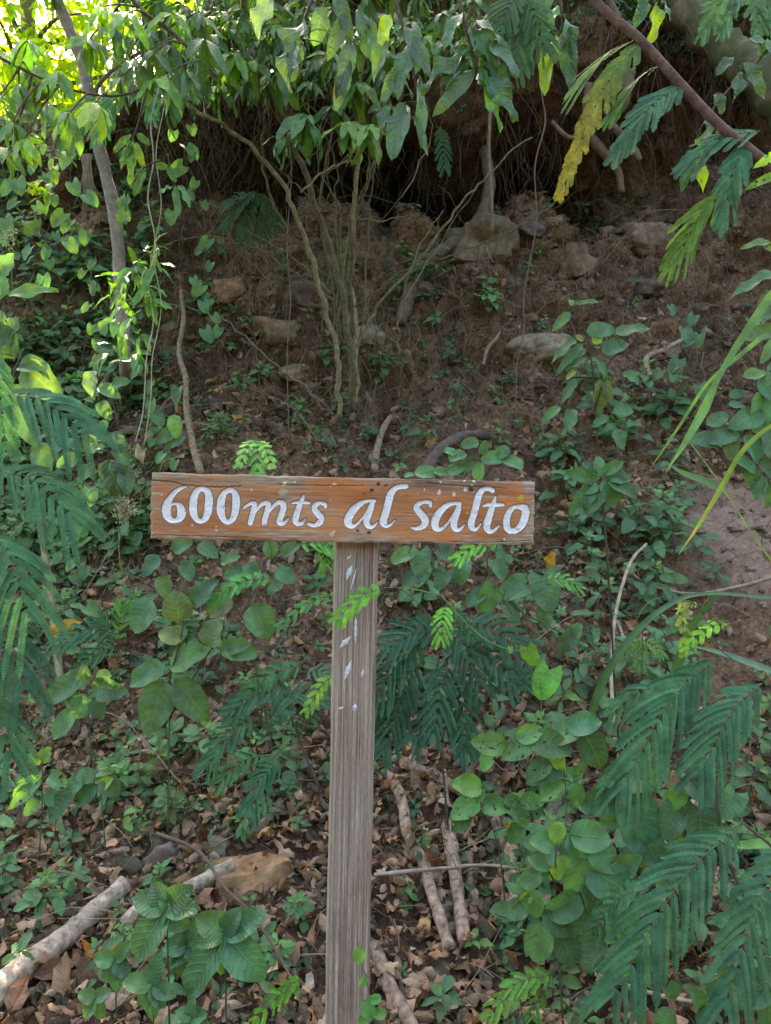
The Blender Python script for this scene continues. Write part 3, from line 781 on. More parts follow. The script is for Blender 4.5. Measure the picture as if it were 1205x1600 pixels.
def dead_leaves(n):
    p, nn, px, py = scatter(n, cover_density)
    rd = nrm(RNG.normal(0, 1, (n, 3)))
    N = nrm(nn + .55 * RNG.normal(0, 1, (n, 3)))
    D = nrm(rd - N * (rd * N).sum(1, keepdims=True))
    L = RNG.uniform(.020, .066, n) * RNG.choice([1, 1, 1.4], n)
    pal = np.array([[.27, .145, .095], [.33, .185, .125], [.21, .115, .078], [.35, .22, .15], [.16, .095, .065], [.30, .15, .085], [.38, .29, .21], [.42, .22, .06]])
    pal = pal * np.array([[1.15], [1.2], [.7], [1.2], [.6], [.9], [1.1], [1.1]])
    c = pal[RNG.choice(8, n, p=[.22, .18, .2, .1, .16, .07, .06, .01])]
    a = Acc()
    add_leaves(a, p + nn * RNG.uniform(.004, .03, (n, 1)), D, N, L, L * RNG.uniform(.35, .6, n), 'ovate', RNG.normal(.2, .9, n), RNG.normal(.2, .5, n), .12, c, .14, ns=6, curl=.5)
    return a
tag(dead_leaves(18000).build('leaf_litter', M_DEAD), kind='stuff')

def twig_litter(n):
    p, nn, px, py = scatter(n, lambda a, b, V: cover_density(a, b, V) + .35 * (V[..., 2] < 4.1))
    acc = Acc()
    for k in range(n):
        d = RNG.normal(0, 1, 3); d -= nn[k] * d.dot(nn[k]); d /= np.linalg.norm(d); d[2] -= .15
        L = RNG.uniform(.06, .38); q = p[k] + nn[k] * RNG.uniform(.005, .03)
        pts = [q, q + d * L * .5 + RNG.normal(0, .06 * L, 3) + nn[k] * .03 * RNG.random(), q + d * L + nn[k] * RNG.uniform(-.01, .05)]
        c = np.array([.20, .145, .11]) * RNG.uniform(.4, 1.5)
        add_tube(acc, pts, RNG.uniform(.0012, .004), .0008, 4, c, 3, cap=False)
    return acc
tag(twig_litter(1300).build('twig_litter', M_ROOT), kind='stuff')

def pebbles(n):
    p, nn, px, py = scatter(n, lambda a, b, V: .3 + 1.0 * (V[..., 2] > 1.9) * (V[..., 2] < 3.8) + 1.0 * box(a, b, 1060, 1300, 770, 930))
    acc = Acc(); u = np.linspace(-1, 1, 4); 
    for k in range(n):
        r = min(.05, .006 + RNG.exponential(.0085)); c = np.array([.185, .135, .10]) * RNG.uniform(.55, 1.35) * np.array([1, RNG.uniform(.93, 1.06), RNG.uniform(.85, 1.1)])
        rock_mesh(acc, p[k], (r * RNG.uniform(.8, 1.5), r * RNG.uniform(.7, 1.2), r * RNG.uniform(.5, .9)), c, 5, RNG.uniform(0, 6.28), int(RNG.integers(1e6)), .35)
    return acc

def rock_mesh(acc, loc, size, col, n=10, rz=0.0, seed=0, rough=.3, tilt=0.0):
    """A cube grown onto a sphere, squashed and broken up by noise."""
    g = np.linspace(-1, 1, n); A, B = np.meshgrid(g, g, indexing='ij'); O = np.ones_like(A)
    faces = [(A, B, O), (B, A, -O), (O, A, B), (-O, B, A), (B, O, A), (A, -O, B)]
    R = np.array(Euler((tilt, 0, rz)).to_matrix())
    i, j = np.meshgrid(np.arange(n - 1), np.arange(n - 1), indexing='ij'); q = i * n + j
    for f in faces:
        v = np.stack(f, -1); s = nrm(v) * .62 + v * .38
        x, y, z = s[..., 0], s[..., 1], s[..., 2]
        k = 1 + rough * 1.3 * np.round(2.5 * fbm(x * 1.3 + seed % 97, y * 1.3 + seed % 89, z * 1.3, seed % 1000, 1)) / 2.5 * .5 + rough * fbm(x * 1.1 + seed % 97, y * 1.1 + seed % 89, z * 1.1, seed % 1000, 2) + rough * .25 * fbm(x * 5, y * 5, z * 5 + seed % 31, seed % 1000 + 3, 3)
        s = s * k[..., None] * np.array(size)
        acc.add(s @ R.T + np.array(loc), np.stack([q, q + n, q + n + 1, q + 1], -1), np.zeros((n * n, 2)), np.tile(np.asarray(col), (n * n, 1)))
tag(pebbles(3800).build('gravel', M_ROCK, smooth=False), kind='stuff')

def und_density(px, py, V):
    d = .09 + 1.7 * box(px, py, -400, 235, 240, 960) + .75 * box(px, py, -400, 520, 840, 1260) + .42 * box(px, py, -400, 480, 1240, 1800)
    d += .42 * box(px, py, 590, 930, 850, 1010) + .55 * box(px, py, 840, 1500, 640, 1000) + .62 * box(px, py, 760, 1500, 930, 1800) + .12 * box(px, py, 570, 800, 1180, 1800) + .22 * box(px, py, 230, 840, 400, 740)
    d *= 1 - .97 * box(px, py, 1050, 1400, 765, 935, 25)
    d += 3.0 * ((V[..., 2] > 4.35) * (V[..., 1] < 6.2)) + 1.2 * ((V[..., 2] > 3.85) * (V[..., 0] < -1.2))
    ld = np.abs((px - 90) * .61 + (py - 1470) * .79); d *= np.where((ld < 42) * (px < 240) * (py > 1300), .05, 1)
    return d * (.22 + 1.0 * (vn3(V) > 0))
def vn3(V): return vnoise(V[..., 0] * 2.6, V[..., 1] * 2.6, V[..., 2] * 2.6, 5) + .15

def undergrowth(n):
    p, nn, px, py = scatter(n, und_density)
    acc, st = Acc(), Acc()
    PO, DI, NO, LL, WW, CC, kinds = [], [], [], [], [], [], []
    for k in range(n):
        big = RNG.random()
        h = RNG.uniform(.01, .06) + (.09 * RNG.random() if big > .7 else 0)
        up = nn[k] * .55 + np.array([0, -.25, .8]); up = up / np.linalg.norm(up)
        b = p[k]; top = b + up * h + RNG.normal(0, .02, 3)
        if h > .03: add_tube(acc, [b, (b + top) / 2 + RNG.normal(0, .008, 3), top], .0014, .001, 4, (.07, .09, .04), 2, cap=False, mat=1)
        nl = int(RNG.integers(4, 9)); L0 = RNG.uniform(.018, .045) * (1.5 if big > .8 else 1) * (1.35 if px[k] < 260 and py[k] < 950 else 1)
        face = nrm(np.array([RNG.normal(0, .35), -.55, .75]) + .4 * nn[k] + RNG.normal(0, .2, 3))
        e1 = nrm(np.cross(face, [0, 0, 1])); e2 = np.cross(e1, face)
        c = np.array([[.045, .155, .06], [.035, .115, .05], [.075, .20, .055], [.03, .095, .055], [.06, .13, .05]][int(RNG.integers(5))])
        a0 = RNG.uniform(0, 6.28)
        for q in range(nl):
            a = a0 + q * 2.4; d = e1 * math.cos(a) + e2 * math.sin(a)
            PO.append(b + (top - b) * (.5 + .5 * q / nl) + d * .004); DI.append(d + face * .2); NO.append(face + RNG.normal(0, .2, 3))
            L = L0 * RNG.uniform(.6, 1.25); LL.append(L); WW.append(L * RNG.uniform(.42, .62)); CC.append(c)
    PO, DI, NO, LL, WW, CC = map(np.array, (PO, DI, NO, LL, WW, CC)); sh = RNG.random(len(PO))
    for lo, hi, shp, wk in ((0, .55, 'ovate', 1), (.55, .8, 'lance', .6), (.8, 1, 'round', 1.15)):
        k = (sh >= lo) & (sh < hi); add_leaves(acc, PO[k], DI[k], NO[k], LL[k], WW[k] * wk, shp, RNG.normal(.5, .3, k.sum()), .3, .06, CC[k], .24, ns=5)
    return acc
tag(undergrowth(11500).build('undergrowth', [M_LEAF, M_STEM]), kind='stuff')

# fine roots hanging under the lip of the bank, and dry fibres trailing down its face
def rootlets():
    acc = Acc()
    for k in range(800):
        x = RNG.uniform(-1.45, 2.5); y = RNG.uniform(4.6, 5.5)
        z = 4.02 + .1 * RNG.normal() + (.2 if x > 1.2 else 0)
        if x < -.7: z -= .25 * min(1, (-.7 - x) / .6)
        if y < 5.0: z += RNG.uniform(.05, .6)
        L = RNG.uniform(.12, .75) * (1.15 if x > 0 else .9)
        q = np.array([x, y, z + .1]); pts = [q.copy()]; dx, dy = RNG.normal(0, .32), RNG.normal(-.05, .14)
        for s in range(5):
            q = q + np.array([dx * L / 5 + RNG.normal(0, .034), dy * L / 5 + RNG.normal(0, .02), -L / 5]); pts.append(q.copy())
        c = np.array([.11, .078, .055]) * RNG.uniform(.3, 1.5)
        add_tube(acc, pts, RNG.choice([.0016, .0022, .003, .0055], p=[.4, .35, .2, .05]), .0009, 4, c, 3, cap=False)
    iv0 = sum(NSEG[:11]); iv1 = sum(NSEG[:20])
    for k in range(1500):                      # trailing down the face of the bank
        u = int(RNG.integers(34, 434)); x = BX[u]
        v = iv1 - int(RNG.integers(0, iv1 - iv0)); L = int(RNG.integers(8, 50))
        pts = []; uu = float(u); off = RNG.uniform(.006, .05)
        for s in range(0, L, 6):
            vv = max(v - s, 5); uu = min(max(uu + RNG.normal(0, 1.1), 2), len(BX) - 3)
            pts.append(BV[int(uu), vv] + BN[int(uu), vv] * off * (1 + .3 * RNG.normal()))
        if len(pts) < 3: continue
        if abs(pts[0][1] - pts[-1][1]) > .55: continue
        c = np.array([.19, .14, .10]) * RNG.uniform(.35, 1.3)
        add_tube(acc, pts, RNG.choice([.0014, .002, .0032]), .0009, 4, c, 3, cap=False)
    for k in range(650):                      # dry tangle over the bank behind the shrub
        px, py = RNG.uniform(230, 450), RNG.uniform(120, 420)
        h, n_ = GN(px, py); h = np.array(h); n_ = np.array(n_)
        d = np.array([RNG.normal(0, .35), 0, -1.0]); d = nrm(d); L = RNG.uniform(.08, .35)
        q = h + n_ * RNG.uniform(.02, .16); c = np.array([.20, .15, .105]) * RNG.uniform(.4, 1.3)
        add_tube(acc, [q, q + d * L * .5 + RNG.normal(0, .03, 3), q + d * L + RNG.normal(0, .04, 3)], .0018, .001, 4, c, 3, cap=False)
    return acc
tag(rootlets().build('hanging_rootlets', M_ROOT), kind='stuff')

def dry_stems(n):
    acc = Acc()
    def dn(px, py, V): return .15 + 1.0 * box(px, py, -100, 520, 820, 1260) + .9 * box(px, py, -50, 240, 260, 900) + .8 * box(px, py, 600, 1250, 850, 1500) + .5 * box(px, py, 850, 1250, 600, 760) + .35 * box(px, py, 450, 760, 420, 700) + .9 * box(px, py, 200, 460, 270, 560)
    p, nn, px, py = scatter(n, dn)
    for k in range(n):
        d = nrm(np.array([RNG.normal(0, .75), -abs(RNG.normal(.15, .25)), RNG.uniform(.1, 1.0)])); L = RNG.uniform(.12, .55); q = p[k].copy()
        b = nrm(RNG.normal(0, 1, 3)) * L * .14
        pts = [q, q + d * L * .35 + b, q + d * L * .7 + b * .6 + RNG.normal(0, .02, 3), q + d * L + np.array([RNG.normal(0, .05), 0, -.12 * L])]
        c = np.array([[.30, .24, .17], [.16, .12, .08], [.12, .14, .06], [.36, .31, .22]][int(RNG.integers(4))]) * RNG.uniform(.6, 1.2)
        add_tube(acc, pts, RNG.choice([.0012, .0018, .003], p=[.5, .38, .12]), .0008, 4, c, 4, cap=False, rough=.0015)
    return acc
tag(dry_stems(1500).build('dry_undergrowth', M_ROOT), kind='stuff')

# ------------------------------------------------------------------ builders of things
def tube_thing(name, label, cat, pts, r0, r1, col, mat, group=None, sides=8, lump=.25, res=6, origin=None, ends=None, seed=0):
    acc = Acc(); pts = [Vector(p) for p in pts]
    add_tube(acc, pts, r0, r1, sides, col, res, lump=lump, seed=seed)
    o = acc.build(name, mat, origin=tuple(origin or pts[0]))
    return tag(o, label, cat, group)

def rock(px, py, w, h, label, col=(.20, .15, .11), rz=0.0, tilt=0.0, sink=.35, seed=1, group=None, depth=.8):
    g, n = GN(px, py); Y = g.y
    sx, sz = m(w, Y) / 2, m(h, Y) / 2; sy = sx * depth
    loc = g - n * (min(sx, sz) * sink)
    acc = Acc(); rock_mesh(acc, loc, (sx * 1.12, sy, sz * 1.12), col, 14, rz, seed, .22, tilt)
    o = acc.build('rock', M_ROCK, origin=tuple(loc)); tag(o, label, 'rock', group)

def twig(acc, a, b, r, col, bow=.1, mat=0):
    a, b = np.array(a, float), np.array(b, float); L = np.linalg.norm(b - a)
    add_tube(acc, [a, (a + b) / 2 + RNG.normal(0, .05 * L, 3) + np.array([0, 0, bow * L]), b], r, r * .6, 5, col, 4, cap=False, mat=mat)

def face_normal(tilt=.45, jit=.25):
    return nrm(np.array([RNG.normal(0, jit), -.8, tilt + RNG.normal(0, jit)]))

def px_leaves(acc, lst, Y, col, shape='ovate', asp=.5, tilt=.45, jit=.22, droop=.45, stems=None, var=.12, fold=.25, wave=.04, ns=10, toward=.25, mat=0):
    """lst: (base px, base py, tip px, tip py, width px[, colour]) : leaves standing at depth Y."""
    for l in lst:
        a, b = P(l[0], l[1], Y), P(l[2], l[3], Y); d = np.array(b - a); L = np.linalg.norm(d)
        d = d + np.array([0, -toward * L * RNG.uniform(.3, 1.4), 0])
        c = l[5] if len(l) > 5 else col
        add_leaves(acc, [a], [d], [face_normal(tilt, jit)], L * 1.12, m(l[4], Y) * 1.08, shape, droop * RNG.uniform(.3, 1.7), fold * RNG.uniform(.5, 2.2), wave * RNG.uniform(.5, 1.8), c, var * 1.7, ns=ns, mat=mat)
        if stems is not None:
            s, sm = stems; q = min(s, key=lambda v: (Vector(v) - a).length + (0.0 if Vector(v).z < a.z + .05 else .1))
            if (Vector(q) - a).length < .25: twig(acc, q, a, .0013, (.07, .11, .04), .06, mat=sm)

def whorl(acc, c, n, L, W, col, axis=(0, 0, -1), spread=.9, shape='lance', droop=.5, var=.16, ns=7, mat=0, fold=.3):
    c = np.array(c, float); ax = nrm(np.array(axis, float)); e1 = nrm(np.cross(ax, [.3, 1, .2])); e2 = np.cross(ax, e1); a0 = RNG.uniform(0, 6.28)
    for k in range(n):
        a = a0 + k * 2.4; sp = spread * RNG.uniform(.6, 1.2)
        d = nrm(ax * math.cos(sp) + (e1 * math.cos(a) + e2 * math.sin(a)) * math.sin(sp)); d[2] -= .15
        up = np.array([0, -.35, .8]) + RNG.normal(0, .25, 3); up = up - d * up.dot(d)
        l = L * RNG.uniform(.65, 1.15)
        add_leaves(acc, [c + d * .006], [d], [up], l, l / L * W * RNG.uniform(.85, 1.15), shape, droop * RNG.uniform(.5, 1.4), fold, .03, col, var, ns=ns, mat=mat)

def herb(label, base, tip, L, asp=.55, nodes=5, col=(.045, .15, .06), shape='ovate', group=None, name='weed', cat='plant', bow=.12, branches=0, per=2, r=.0022, top=True, mat=None, start=.3):
    """A single stemmed weed with opposite leaves that turn to the light."""
    b, t = np.array(base, float), np.array(tip, float)
    h = np.linalg.norm(t - b); mid = (b + t) / 2 + np.array([RNG.normal(0, bow * h * .5), -bow * h * .4, bow * h * .3])
    root = empty(name, tuple(b), label, cat, group)
    sa, fa = Acc(), Acc()
    path = add_tube(sa, [b - np.array([0, 0, .02]), mid, t], r, r * .5, 6, (.08, .09, .045), 8)
    paths = [path]
    for k in range(branches):
        i = int(len(path) * RNG.uniform(.3, .75)); q = path[i]; e = q + np.array([RNG.normal(0, .3), -abs(RNG.normal(0, .12)), .28]) * h * .7
        paths.append(add_tube(sa, [q, (q + e) / 2 + np.array([0, 0, .03 * h]), e], r * .7, r * .4, 5, (.08, .10, .045), 6))
    for pi, pa in enumerate(paths):
        nn_ = nodes if pi == 0 else max(2, nodes // 2)
        for k in range(nn_):
            s = start + (1 - start) * (k + .5 * RNG.random()) / nn_ if pi == 0 else .4 + .6 * k / nn_
            q = pa[min(int(s * (len(pa) - 1)), len(pa) - 1)]; a0 = RNG.uniform(0, 6.28) if k % 2 == 0 else a0 + 1.57 if k else RNG.uniform(0, 6.28)
            face = nrm(np.array([RNG.normal(0, .25), -.5, .8])); e1 = nrm(np.cross(face, [0, .2, 1])); e2 = np.cross(e1, face)
            for z in range(per):
                a = a0 + z * 6.283 / per; d = e1 * math.cos(a) + e2 * math.sin(a) + np.array([0, 0, .1])
                l = L * RNG.uniform(.7, 1.1) * (1 - .35 * (s > .9)); pe = q + d * l * .3
                add_tube(fa, [q, pe], r * .4, r * .35, 4, (.07, .10, .04), 2, cap=False, mat=1)
                add_leaves(fa, [pe], [d], [face + RNG.normal(0, .2, 3)], l, l * asp * RNG.uniform(.9, 1.1), shape, .55 * RNG.uniform(.4, 1.4), .22, .04, col, .12, ns=8)
        if top: whorl(fa, pa[-1], 4, L * .5, L * .24, np.array(col) * np.array([1.9, 1.5, 1.0]), (0, -.4, .8), 1.0, 'ovate', .3, ns=5)
    sa.build('stem', M_STEM, root); fa.build('foliage', [mat or M_LEAF, M_STEM], root)
    return root

def feather_plant(label, stem_px, Y, fronds, group=None, col=(.028, .10, .06), name='mimosa_plant', cat='plant', r=.004, stemcol=(.09, .08, .05), tipcols=None, stem_mat=None, **kw):
    """stem_px: pixels of the stem; fronds: (base px, py, tip px, py, width px[, depth offset of the tip])."""
    pts = [P(x, y, Y + (dz[0] if dz else 0)) for x, y, *dz in stem_px]
    root = empty(name, pts[0], label, cat, group)
    sa = Acc(); add_tube(sa, pts, r, r * .5, 7, stemcol, 6); sa.build('stem', stem_mat or M_STEM, root)
    for k, f in enumerate(fronds):
        tone = RNG.uniform(.85, 1.2) * np.array([RNG.uniform(.85, 1.15), 1, RNG.uniform(.9, 1.25)])
        dz = f[5] if len(f) > 5 else -.06
        a, b = P(f[0], f[1], Y), P(f[2], f[3], Y + dz); fa = Acc()
        q = min(catmull(pts, 6), key=lambda v: np.linalg.norm(v - np.array(a)))
        if np.linalg.norm(q - np.array(a)) < .4: add_tube(fa, [q, (q + np.array(a)) / 2 + np.array([0, 0, .01]), np.array(a)], .0016, .0013, 5, (.10, .13, .05), 3, mat=1)
        kk = dict(kw)
        if tipcols and k in tipcols: kk['tipcol'] = tipcols[k]
        c = f[6] if len(f) > 6 else np.array(col) * tone
        add_frond(fa, a, b, m(f[4], Y), normal=(RNG.normal(0, .15), -.8, .55 + RNG.normal(0, .1)), col=c, **kk)
        fa.build('frond', [M_FEATHER, M_STEM], root)
    return root
# ------------------------------------------------------------------ rocks in the bank
rock(752, 384, 100, 62, 'large angular tan boulder jutting from the bank under the thick crooked root', (.18, .138, .088), .3, .1, 0, 5)
rock(905, 418, 66, 52, 'rounded brown rock in the bank beside the large angular boulder', (.21, .15, .105), .9, 0, .1, 12)
rock(1010, 378, 66, 42, 'dark brown rock half buried in the bank under the hanging roots, beside the rounded rock', (.22, .16, .115), .2, 0, .2, 19)
rock(840, 543, 84, 34, 'pale flat slab of rock slanting out of the earth behind the tall leafy weed', (.25, .20, .135), -.5, .4, .5, 23)
rock(1045, 545, 34, 26, 'small tan stone beside a bent root on the bare bank', (.24, .17, .11), .4, 0, .2, 31)
rock(352, 452, 48, 38, 'orange brown stone in the bank between the pale trunk and the shrub', (.30, .175, .105), .1, 0, .3, 37)
rock(350, 388, 24, 20, 'small orange stone high in the bank under the dry tangle', (.32, .18, .10), .7, 0, .3, 41)
rock(577, 527, 40, 28, 'pale grey stone tucked right behind the shrub stem', (.27, .22, .16), .2, 0, .1, 43)
rock(468, 582, 56, 24, 'flat tan stone lying on the slope beside the shrub foot', (.34, .24, .15), -.2, .2, .1, 47)
rock(420, 612, 36, 26, 'squat brown stone just below the flat tan stone', (.23, .15, .10), .5, 0, .2, 53)
rock(440, 520, 62, 38, 'wide brown boulder sunk in the bank behind the shrub stems', (.23, .155, .10), .1, 0, .6, 59)
rock(478, 465, 60, 36, 'dark brown boulder under the overhang behind the shrub stems', (.16, .115, .085), .4, 0, .4, 61)
rock(675, 688, 20, 16, 'little ochre stone on the bare slope above the sign', (.36, .22, .09), .4, 0, .1, 67)
rock(618, 653, 20, 15, 'little orange stone under the shrub, near the curled leaf', (.36, .20, .10), .2, 0, .1, 71)
rock(660, 455, 42, 26, 'dull brown stone beside the foot of the thick crooked root', (.15, .11, .085), .8, 0, .3, 73)
rock(385, 1372, 112, 84, 'big ochre boulder among dead leaves behind the quilted leaf plants', (.36, .215, .11), .5, 0, .35, 79)
rock(1010, 452, 46, 24, 'thin dark ledge of rock on the bank below the hanging roots', (.13, .10, .08), -.2, 0, .4, 83)
rock(830, 360, 44, 26, 'small dark stone beside the large angular boulder', (.15, .11, .085), .6, 0, .3, 89)
rock(335, 1255 + 70, 40, 30, 'mossy grey stone next to the lichen covered log', (.20, .19, .12), .1, 0, .3, 91)

# ------------------------------------------------------------------ logs, sticks and thick roots
def on_ground(pxs, lift=.0):
    return [G(x, y) + Vector((0, -.01, lift)) for x, y in pxs]
def log(label, pxs, rpx, r1px, col=(.30, .24, .18), mat=None, name='log', cat='log', lift=None, group=None, lump=.2, seed=0, Yoff=0.0):
    g = on_ground(pxs); Y = sum(p.y for p in g) / len(g)
    r = m(rpx, Y); l = r * 1.3 if lift is None else lift
    n = len(g)                       # keep the piece straight in depth: it rests on its two ends
    pts = [P(x, y, g[0].y + (g[-1].y - g[0].y) * k / (n - 1) - l + Yoff) for k, (x, y) in enumerate(pxs)]
    return tube_thing(name, label, cat, pts, r, m(r1px, Y), col, mat or M_DEADWOOD, group, 16, lump, 14, seed=seed)
log('pale splintered log lying on dead leaves beside the quilted leaf plants', [(-40, 1572), (40, 1512), (110, 1456), (195, 1382)], 21, 15, (.42, .34, .26), lift=.07)
log('short weathered branch leaning on the big ochre boulder', [(196, 1440), (235, 1408), (285, 1392), (365, 1352)], 9, 12, (.40, .32, .24), lift=.09)
log('dark log spotted with white lichen, half buried in the litter', [(235, 1352), (280, 1322), (330, 1272), (390, 1240), (480, 1195)], 15, 10, (.11, .085, .065), M_PALE, lift=.02, lump=.4)
log('long straight pale stick leaning behind the signpost', [(606, 1205), (628, 1250), (636, 1300), (662, 1350), (676, 1400), (702, 1480)], 10, 8, (.34, .25, .18), name='stick', cat='stick')
log('thick pale stub standing next to the long straight stick', [(700, 1290), (712, 1370), (726, 1470)], 12, 9, (.33, .245, .18), name='stick', cat='stick', seed=4)
log('short brown stub behind the thick pale stub', [(732, 1335), (735, 1380), (740, 1430)], 8, 6, (.24, .17, .12), name='stick', cat='stick', seed=9)
log('brown fallen branch running down under the yellow flowered plant', [(640, 1195), (700, 1225), (760, 1262), (800, 1345)], 10, 7, (.22, .155, .11), seed=2)
log('broken pale stump with a splintered top among the weeds', [(800, 1322), (802, 1365), (808, 1420)], 13, 11, (.42, .30, .21), name='stump', cat='stump', seed=6, lump=.5)
log('grey brown stick pointing up between the weeds by the broken stump', [(872, 1238), (858, 1300), (850, 1350)], 11, 9, (.28, .20, .15), name='stick', cat='stick', seed=12)
log('brown stick lying at the foot of the signpost', [(585, 1478), (612, 1545), (650, 1615)], 11, 11, (.26, .19, .14), name='stick', cat='stick', seed=15)
log('thin dark twig bent over the big ochre boulder', [(245, 1302), (310, 1330), (350, 1385), (395, 1430), (440, 1500), (470, 1560)], 3, 1.5, (.12, .085, .07), M_ROOT, name='twig', cat='twig', lift=.12)
log('thin grey twig lying crosswise behind the signpost', [(585, 1367), (680, 1358), (760, 1352), (840, 1362)], 3.2, 2, (.30, .24, .19), M_ROOT, name='twig', cat='twig', lift=.10)
log('thin pale twig lying low under the big feathery fronds', [(930, 1522), (1030, 1555), (1120, 1570), (1215, 1580)], 3, 3, (.36, .30, .22), M_ROOT, name='twig', cat='twig', lift=.12)
log('white upright branch rising from the weeds beside the bare patch', [(962, 1150), (956, 1060), (962, 960), (985, 880), (1010, 850)], 2.8, 2.2, (.34, .28, .2), M_ROOT, name='branch', cat='branch', lift=.16)
log('pale crooked branch crossing the white upright branch', [(965, 970), (985, 1020), (1020, 1062), (1060, 1085)], 2.4, 1.8, (.34, .29, .21), M_ROOT, name='branch', cat='branch', lift=.14)
log('grey branch lying across the bare earth patch', [(1215, 900), (1150, 918), (1080, 928), (1010, 912), (975, 880)], 3, 2, (.32, .27, .21), M_ROOT, name='branch', cat='branch', lift=.10)
log('slim brown root climbing the slope above the sign', [(585, 735), (590, 700), (600, 668), (612, 650)], 5.5, 4.5, (.30, .21, .15), M_ROOT, name='root', cat='root', lift=.02)
log('dark root arching over a hollow just above the sign board', [(660, 742), (690, 700), (730, 680), (765, 682)], 9, 6, (.13, .10, .08), M_ROOT, name='root', cat='root', lift=.05)
log('bent pale root beside the small tan stone on the bank', [(1016, 590), (1010, 560), (1040, 545), (1078, 525)], 4.5, 3.5, (.30, .22, .16), M_ROOT, name='root', cat='root', lift=.04)
log('thin wavy root on the bare bank beside the pale flat slab', [(755, 570), (762, 545), (775, 530), (782, 518)], 3, 2, (.28, .20, .15), M_ROOT, name='root', cat='root', lift=.03)
log('straight dead sapling leaning over the litter beside the pale trunk', [(314, 740), (303, 700), (292, 640), (290, 590), (280, 550), (287, 500), (283, 455)], 5, 3.4, (.25, .19, .12), M_BARK, name='sapling', cat='sapling', lift=.12)
log('thin grey stick leaning in the weeds beside the dead sapling', [(130, 640), (160, 600), (190, 560)], 4, 2.5, (.30, .25, .19), M_ROOT, name='stick', cat='stick', lift=.15)
log('tan stick slanting through the weeds by the feathery fronds', [(75, 728), (110, 700), (135, 672)], 3.5, 2.5, (.33, .25, .17), M_ROOT, name='stick', cat='stick', lift=.2)
log('pale fallen twig under the broad pointed leaves', [(170, 1190), (215, 1175), (290, 1168), (345, 1120)], 3, 2, (.34, .28, .21), M_ROOT, name='twig', cat='twig', lift=.1)
log('slim green brown stalk rising beside the drooping feathery fronds', [(94, 1065), (86, 980), (72, 880), (62, 820)], 5, 4, (.14, .14, .07), M_STEM, name='stalk', cat='stalk', lift=.5)

def root_thing(label, pxs, Y0, Y1, r, r1, col=(.17, .125, .09), mat=None, name='root', cat='root', seed=0, lump=.2):
    n = len(pxs); pts = [P(x, y, Y0 + (Y1 - Y0) * k / (n - 1)) for k, (x, y) in enumerate(pxs)]; Y = (Y0 + Y1) / 2
    return tube_thing(name, label, cat, pts, m(r, Y), m(r1, Y), col, mat or M_ROOT, None, 18 if r > 20 else 10, lump, 8, seed=seed)
root_thing('thick crooked root bending down beside the large angular boulder', [(758, 232), (765, 290), (752, 338), (720, 372), (690, 392), (655, 425), (638, 470), (625, 505)], 5.05, 4.72, 9, 10, (.125, .098, .070))
root_thing('thick mossy root curving down from the top of the bank', [(1035, -40), (1080, 20), (1130, 75), (1180, 115), (1240, 190), (1290, 330)], 4.75, 4.5, 26, 32, (.17, .13, .085), M_MOSSY, seed=3, lump=.28)
root_thing('knotty root twisting out of the hollow under the lip', [(905, 195), (940, 235), (965, 265), (972, 300)], 4.9, 4.95, 8, 5)
root_thing('looped root hanging beside the knotty root', [(922, 130), (915, 165), (922, 205), (890, 215), (862, 190)], 4.75, 4.85, 6, 3)
root_thing('smooth brown root curling under the mossy root', [(985, 110), (975, 160), (955, 190), (985, 225), (1000, 250)], 4.7, 4.8, 9, 5)
root_thing('straight hanging root that ends on the large angular boulder', [(770, 60), (766, 170), (764, 240), (768, 300), (769, 362)], 4.65, 4.78, 3, 2.6, (.24, .18, .12))
root_thing('long thin root hanging straight down the middle of the bank', [(860, 20), (846, 130), (852, 190), (836, 260), (838, 350), (820, 450), (818, 520), (808, 570), (806, 650)], 4.6, 4.1, 1.2, .9, (.14, .105, .075))
root_thing('thin string root hanging in front of the shrub', [(458, 60), (448, 170), (456, 260), (449, 380), (454, 470), (449, 560), (452, 690)], 4.1, 3.95, .9, .8, (.15, .12, .09))
root_thing('pale cord of vine hanging beside the bright green sprays', [(250, 130), (236, 190), (240, 250), (231, 310), (243, 380), (232, 440), (240, 500), (229, 560), (224, 640), (212, 690)], 3.25, 3.1, 1.1, .9, (.40, .36, .24), name='vine', cat='vine')
root_thing('second pale cord of vine drooping into the weeds', [(256, 170), (244, 240), (252, 320), (241, 400), (252, 480), (238, 560), (236, 620), (225, 700)], 3.2, 3.1, .8, .8, (.36, .34, .22), name='vine', cat='vine')

